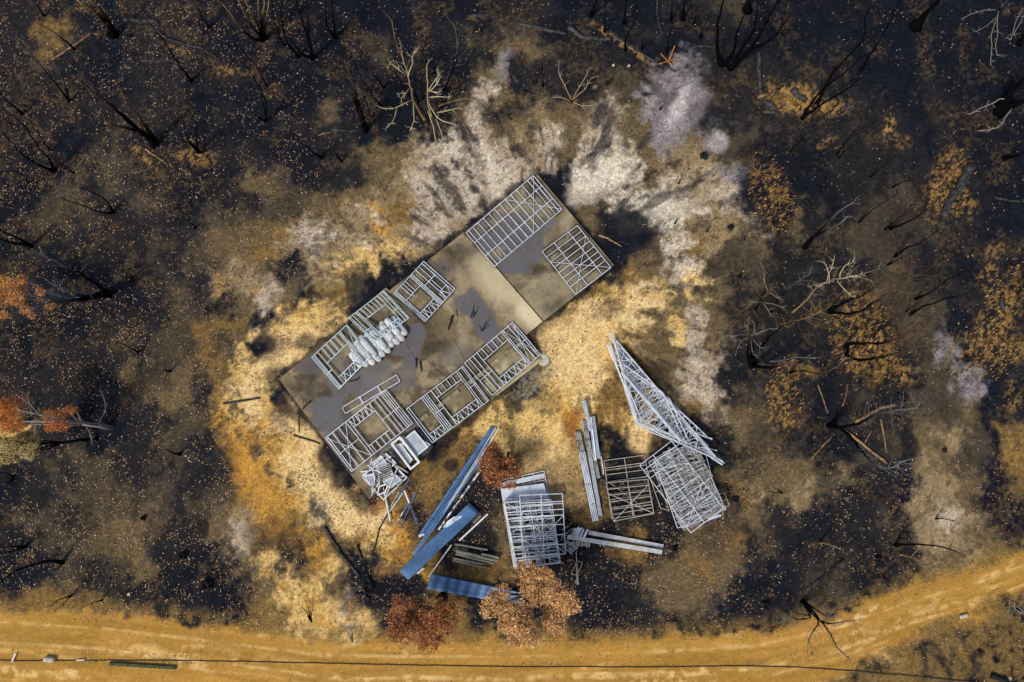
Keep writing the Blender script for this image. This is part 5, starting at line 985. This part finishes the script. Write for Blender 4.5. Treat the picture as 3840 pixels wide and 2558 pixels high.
def leaf_quads(name, pos, size, pal, tone=None, parent=None, loc=None, flat=False):
    n = len(pos); a = rng.random(n)*2*np.pi; L = size*rng.uniform(.55, 1.25, n); Wd = L*rng.uniform(.17, .30, n)
    el = rng.normal(0, .12 if flat else .7, n); d = np.stack([np.cos(a)*np.cos(el), np.sin(a)*np.cos(el), np.sin(el)], 1)
    s = np.stack([-np.sin(a), np.cos(a), rng.normal(0, .15 if flat else .6, n)], 1); s /= np.linalg.norm(s, axis=1)[:, None]
    up = np.zeros((n, 3)); up[:, 2] = .18*L*(rng.random(n) if flat else rng.random(n)-.5)
    v = np.stack([pos-d*L[:, None]/2, pos+s*Wd[:, None]/2+up, pos+d*L[:, None]/2, pos-s*Wd[:, None]/2+up], 1)
    base = np.array(parent.location) if parent is not None else np.array(loc if loc is not None else (0, 0, 0))
    me = bpy.data.meshes.new(name); me.vertices.add(n*4); me.vertices.foreach_set('co', (v-base).astype(np.float32).ravel())
    me.loops.add(n*4); me.loops.foreach_set('vertex_index', np.arange(n*4, dtype=np.int32)); me.polygons.add(n)
    me.polygons.foreach_set('loop_start', np.arange(0, n*4, 4, dtype=np.int32)); me.polygons.foreach_set('loop_total', np.full(n, 4, np.int32)); me.update(calc_edges=True)
    pl = np.array(pal); c = pl[rng.integers(0, len(pl), n)]*rng.uniform(.4 if flat else .6, 1.3, n)[:, None]
    if tone is not None: c = c*(.72+.5*tone)[:, None]
    set_col(me, np.repeat(c, 4, 0)); me.materials.append(M['leaf']); o = bpy.data.objects.new(name, me); COL.objects.link(o)
    if parent is not None: o.parent = parent
    else: o.location = tuple(base)
    return o
RED = [lin(166,100,58), lin(186,118,68), lin(140,80,46), lin(204,144,94), lin(96,58,38)]
TAN = [lin(212,160,100), lin(230,180,120), lin(180,124,68), lin(150,104,60), lin(238,196,142)]
ORA = [lin(206,144,84), lin(222,160,100), lin(172,108,56), lin(190,122,62)]
OLV = [lin(190,168,110), lin(166,144,88), lin(208,186,130), lin(130,118,70)]
def leafy(base, clusters, label, pal, n, size, hgt, r=.09, stems=None, grp='trees with dead brown leaves', tone='B'):
    zb = ghs(P(*base)); root = thing('dead_leaved_tree', label, 'tree', P(*base, zb), grp); C = []
    rb_ = random.Random(int(base[0])); fork = None; V, Fc, cols = [], [], []
    b0 = P(*base, zb-.05); mid = Vector((0, 0, 0))
    for (u, v, rr) in clusters: z = zb+hgt*rb_.uniform(.62, 1); C.append((P(u, v, z), rr/64*.92)); mid += C[-1][0]/len(clusters)
    f0 = b0.lerp(mid, .45); c0, c1 = TONE[tone]
    f = lambda t: tuple(c0[j]*(1-t)+c1[j]*t for j in range(3))
    tube_geo([b0, b0.lerp(f0, .5)+Vector((.05, .03, 0)), f0], [r*1.5, r, r*.85], V, Fc, 8, cols, f, lump=.15); mesh_obj('trunk', V, Fc, M['bark'], root, cols=cols, smooth=True)
    for c, rr in C:
        V, Fc, cols = [], [], []; q = f0.lerp(c, .55)+Vector((rb_.uniform(-.15,.15), rb_.uniform(-.15,.15), .1)); tube_geo([f0, q, c], [r*.6, r*.4, r*.15], V, Fc, 6, cols, lambda t: c1)
        twigs([f0, q, c], V, Fc, cols, 5, rr, r*.12, c1, c1, .5); mesh_obj('limb', V, Fc, M['bark'], root, cols=cols, smooth=True)
    leaves_mesh('crown', [((c.x, c.y, c.z), rr) for c, rr in C], n, size, pal, root); return root
leafy((1905,1700), [(1850,1695,38),(1830,1740,40),(1870,1740,42),(1845,1790,40),(1900,1750,40),(1890,1800,36),(1935,1770,34),(1915,1815,24),(1920,1730,22)], 'small rust red crowned tree between blue flashings and frame stack', RED, 3800, .16, 2.4, .06)
leafy((1658,2240), [(1500,2262,36),(1495,2320,50),(1525,2375,58),(1490,2370,40),(1600,2360,62),(1620,2300,52),(1690,2300,52),(1665,2350,40),(1605,2410,44),(1545,2262,28),(1550,2330,40),(1655,2260,22),(1640,2400,32)], 'rust red crowned tree beside the road, left of the tan one', RED, 8500, .16, 3.6, .09)
leafy((1985,2205), [(1975,2135,36),(1935,2150,22),(2030,2180,52),(1985,2200,44),(1885,2222,34),(1850,2228,20),(1840,2280,42),(1890,2290,36),(1945,2300,54),(1955,2365,58),(1900,2345,34),(2085,2225,48),(2085,2283,52),(2145,2268,38),(2080,2338,44),(2010,2240,36),(1990,2400,30),(1930,2400,26),(2130,2240,28),(2060,2200,32)], 'largest tan crowned tree beside the road', TAN, 17000, .16, 5.0, .12)
leafy((416,1111), [(20,1085,56),(70,1085,40),(60,1120,34),(82,1048,22),(10,1130,30),(150,1098,22),(152,1122,14),(95,1160,24),(118,1182,16),(185,1143,20),(15,1180,20)], 'orange crowned tree at the left edge, upper', ORA, 5000, .14, 4.0, .10, tone='U')
leafy((421,1606), [(200,1570,40),(230,1590,34),(258,1540,20),(280,1535,14),(40,1530,55),(25,1580,48),(65,1590,34),(185,1600,22)], 'orange red crowned tree at the left edge, lower', [lin(184,108,54), lin(200,128,66), lin(150,80,38), lin(172,96,48)], 5500, .14, 4.2, .12, tone='W')
leafy((370,1645), [(90,1650,40),(110,1690,36),(40,1680,40),(15,1710,34),(125,1655,26),(5,1650,20),(60,1710,26)], 'pale olive crowned tree at the left edge below the orange red one', OLV, 6500, .14, 3.6, .08, tone='K')
# limbs of the bare tops that show between the crowns
tree((405,1600), [[(375,1590),(385,1560),(400,1520),(375,1460)],[(375,1590),(290,1580),(180,1558),(70,1552)],[(330,1585),(335,1620),(345,1650)],[(180,1565),(110,1510),(60,1480)]], 'grey limbs reaching left from the big stump at left edge', .055, 'W', 6)
tree((410,1105), [[(345,1115),(300,1128),(200,1122),(115,1108)],[(340,1050),(230,990),(140,950)],[(360,1100),(345,1098)],[(310,1112),(250,1085),(200,1068)],[(240,1130),(190,1130),(120,1165)]], 'black stump with long grey limbs at the left edge', .12, 'U', 8, 1.0)

# ------------------------------------------------------------------ litter, grass, pebbles (uncountable)
def scatter(n, dens):
    u = rng.uniform(-150, 3990, n); v = rng.uniform(-120, 2680, n); d = dens(u, v); k = rng.random(n) < d; u, v = u[k], v[k]
    a = (u-1920)/F; b = -(v-1279)/F; s = -H/(b*ST-CT); return u, v, s*a, s*(b*CT+ST)
def d_leaf(u, v):
    d = np.where(u < 1150, 1.0, np.where(u < 2050, .35, .13)); d = np.where((v > 1800) & (u > 1150) & (u < 2800), .85, d); d = np.where((v > 1750) & (u >= 2800), .55, d)
    d = d*np.where((v > 1050) & (v < 1800) & (u > 900) & (u < 2300), .14, 1); d = d*np.where((u > 2250) & (u < 3300) & (v > 1250) & (v < 1800), 1.6, 1)
    cl = fbm(u*.012, v*.012, 201, 3); cl2 = fbm(u*.03, v*.03, 207, 3); d = d*(.25+.75*sst(.3, .6, cl))*(.3+.9*sst(.38, .66, cl2))
    rt, rb = road_edges(u); rowd = (v-rt); onr = (v > rt-5) & (v < rb)
    row = np.exp(-((rowd-18-10*np.sin(u*.006))/9)**2)*2.2+np.exp(-((rowd-140-16*np.sin(u*.004+1))/8)**2)*1.5*(u<1300)+np.exp(-((rowd-120-10*np.sin(u*.004+1))/9)**2)*1.4*(u>2600)+np.exp(-((v-2484-(u-900)*.008)/7)**2)*1.2*(u<2700)+np.exp(-((rowd-95+u*.0)/300)**2)*.05
    d = np.where(onr, row*sst(.35, .55, fbm(u*.01+3, v*.004, 209, 3))+.03, d); d = np.where(inside(u, v, SLAB), .015, d)
    return np.clip(d, 0, 1)
u, v, X, Y = scatter(140000, d_leaf); Z = gh(X, Y)+.03
ins = inside(u, v, SLAB); Z = np.where(ins, ZM+.02, Z)
LT = [lin(190,156,112), lin(168,130,102), lin(160,124,112), lin(210,184,140), lin(112,76,50), lin(176,130,76)]
o = leaf_quads('leaf_litter', np.stack([X, Y, Z], 1), .135, LT, flat=True); tag(o, 'fallen tan and pink gum leaves scattered over the char', 'leaf litter', kind='stuff')
def d_peb(u, v):
    d = blob(u, v, 2010, 1430, 110, 50, .5, -.6)*.9+blob(u, v, 2150, 1080, 90, 60, .5)*.3+.05*(fbm(u*.01, v*.01, 300, 3) > .55); d = np.where(inside(u, v, SLAB), 0, d); return np.clip(d, 0, 1)
u, v, X, Y = scatter(52000, d_peb); Z = gh(X, Y)+.02
o = leaf_quads('gravel', np.stack([X, Y, Z], 1), .07, [lin(190,180,150), lin(140,136,120), lin(216,204,170), lin(90,84,72)], flat=True); tag(o, 'small pale rubble chips along the lower slab edge', 'gravel', kind='stuff')
def d_dirt(u, v):
    d = .12+.88*sst(.45, .68, fbm(u*.016, v*.016, 310, 5, .65)); d = d*((np.hypot((u-1950)/1100, (v-1250)/850) < 1.1)); rt, rb = road_edges(u); d = np.where(v > rt-10, d*.15, d); d = np.where(inside(u, v, SLAB), .02, d); return d
u, v, X, Y = scatter(210000, d_dirt); Z = gh(X, Y)+.025; Z = np.where(inside(u, v, SLAB), ZM+.015, Z)
o = leaf_quads('charcoal_bits', np.stack([X, Y, Z], 1), .11, [lin(20,20,24), lin(32,29,28), lin(45,38,30)], flat=True); tag(o, 'black charcoal crumbs strewn over the pale soil', 'charcoal', kind='stuff')
def d_grass(u, v):
    d = 0
    for (a, b, rx, ry, an) in [(2895,740,70,150,-.3),(3235,1230,110,110,-.3),(3290,1340,90,110,.2),(3700,1330,130,80,-.3),(2935,1480,60,120,0),(3560,700,70,110,.3),(3000,380,130,40,.2),(3760,1120,60,130,.4)]:
        d = d+blob(u, v, a, b, rx, ry, fbm(u*.02, v*.02, 320, 3), an)*.9
    return np.clip(d, 0, 1)
u, v, X, Y = scatter(150000, d_grass); n = len(X); Z = gh(X, Y)+.04
ang = rng.normal(.62, .28, n); L = rng.uniform(.12, .34, n); dx, dy = np.cos(ang)*L/2, np.sin(ang)*L/2; w_ = rng.uniform(.008, .02, n); nx, ny = -np.sin(ang)*w_, np.cos(ang)*w_
q4 = np.stack([np.stack([X-dx, Y-dy, Z], 1), np.stack([X+nx, Y+ny, Z+.03], 1), np.stack([X+dx, Y+dy, Z+.05*rng.random(n)], 1), np.stack([X-nx, Y-ny, Z+.03], 1)], 1).reshape(-1, 3)
me = bpy.data.meshes.new('dry_grass'); me.vertices.add(4*n); me.vertices.foreach_set('co', q4.astype(np.float32).ravel()); me.loops.add(4*n); me.loops.foreach_set('vertex_index', np.arange(4*n, dtype=np.int32))
me.polygons.add(n); me.polygons.foreach_set('loop_start', np.arange(0, 4*n, 4, dtype=np.int32)); me.polygons.foreach_set('loop_total', np.full(n, 4, np.int32)); me.update(calc_edges=True)
pl = np.array([lin(196,148,70), lin(160,110,48), lin(24,24,30), lin(30,28,30), lin(210,170,100), lin(60,48,36), lin(20,22,28)]); set_col(me, np.repeat(pl[rng.integers(0, 7, n)]*rng.uniform(.7, 1.2, n)[:, None], 4, 0))
me.materials.append(M['leaf']); o = bpy.data.objects.new('dry_grass', me); COL.objects.link(o); tag(o, 'flattened scorched golden and black grass on the orange clay patches', 'grass', kind='stuff')
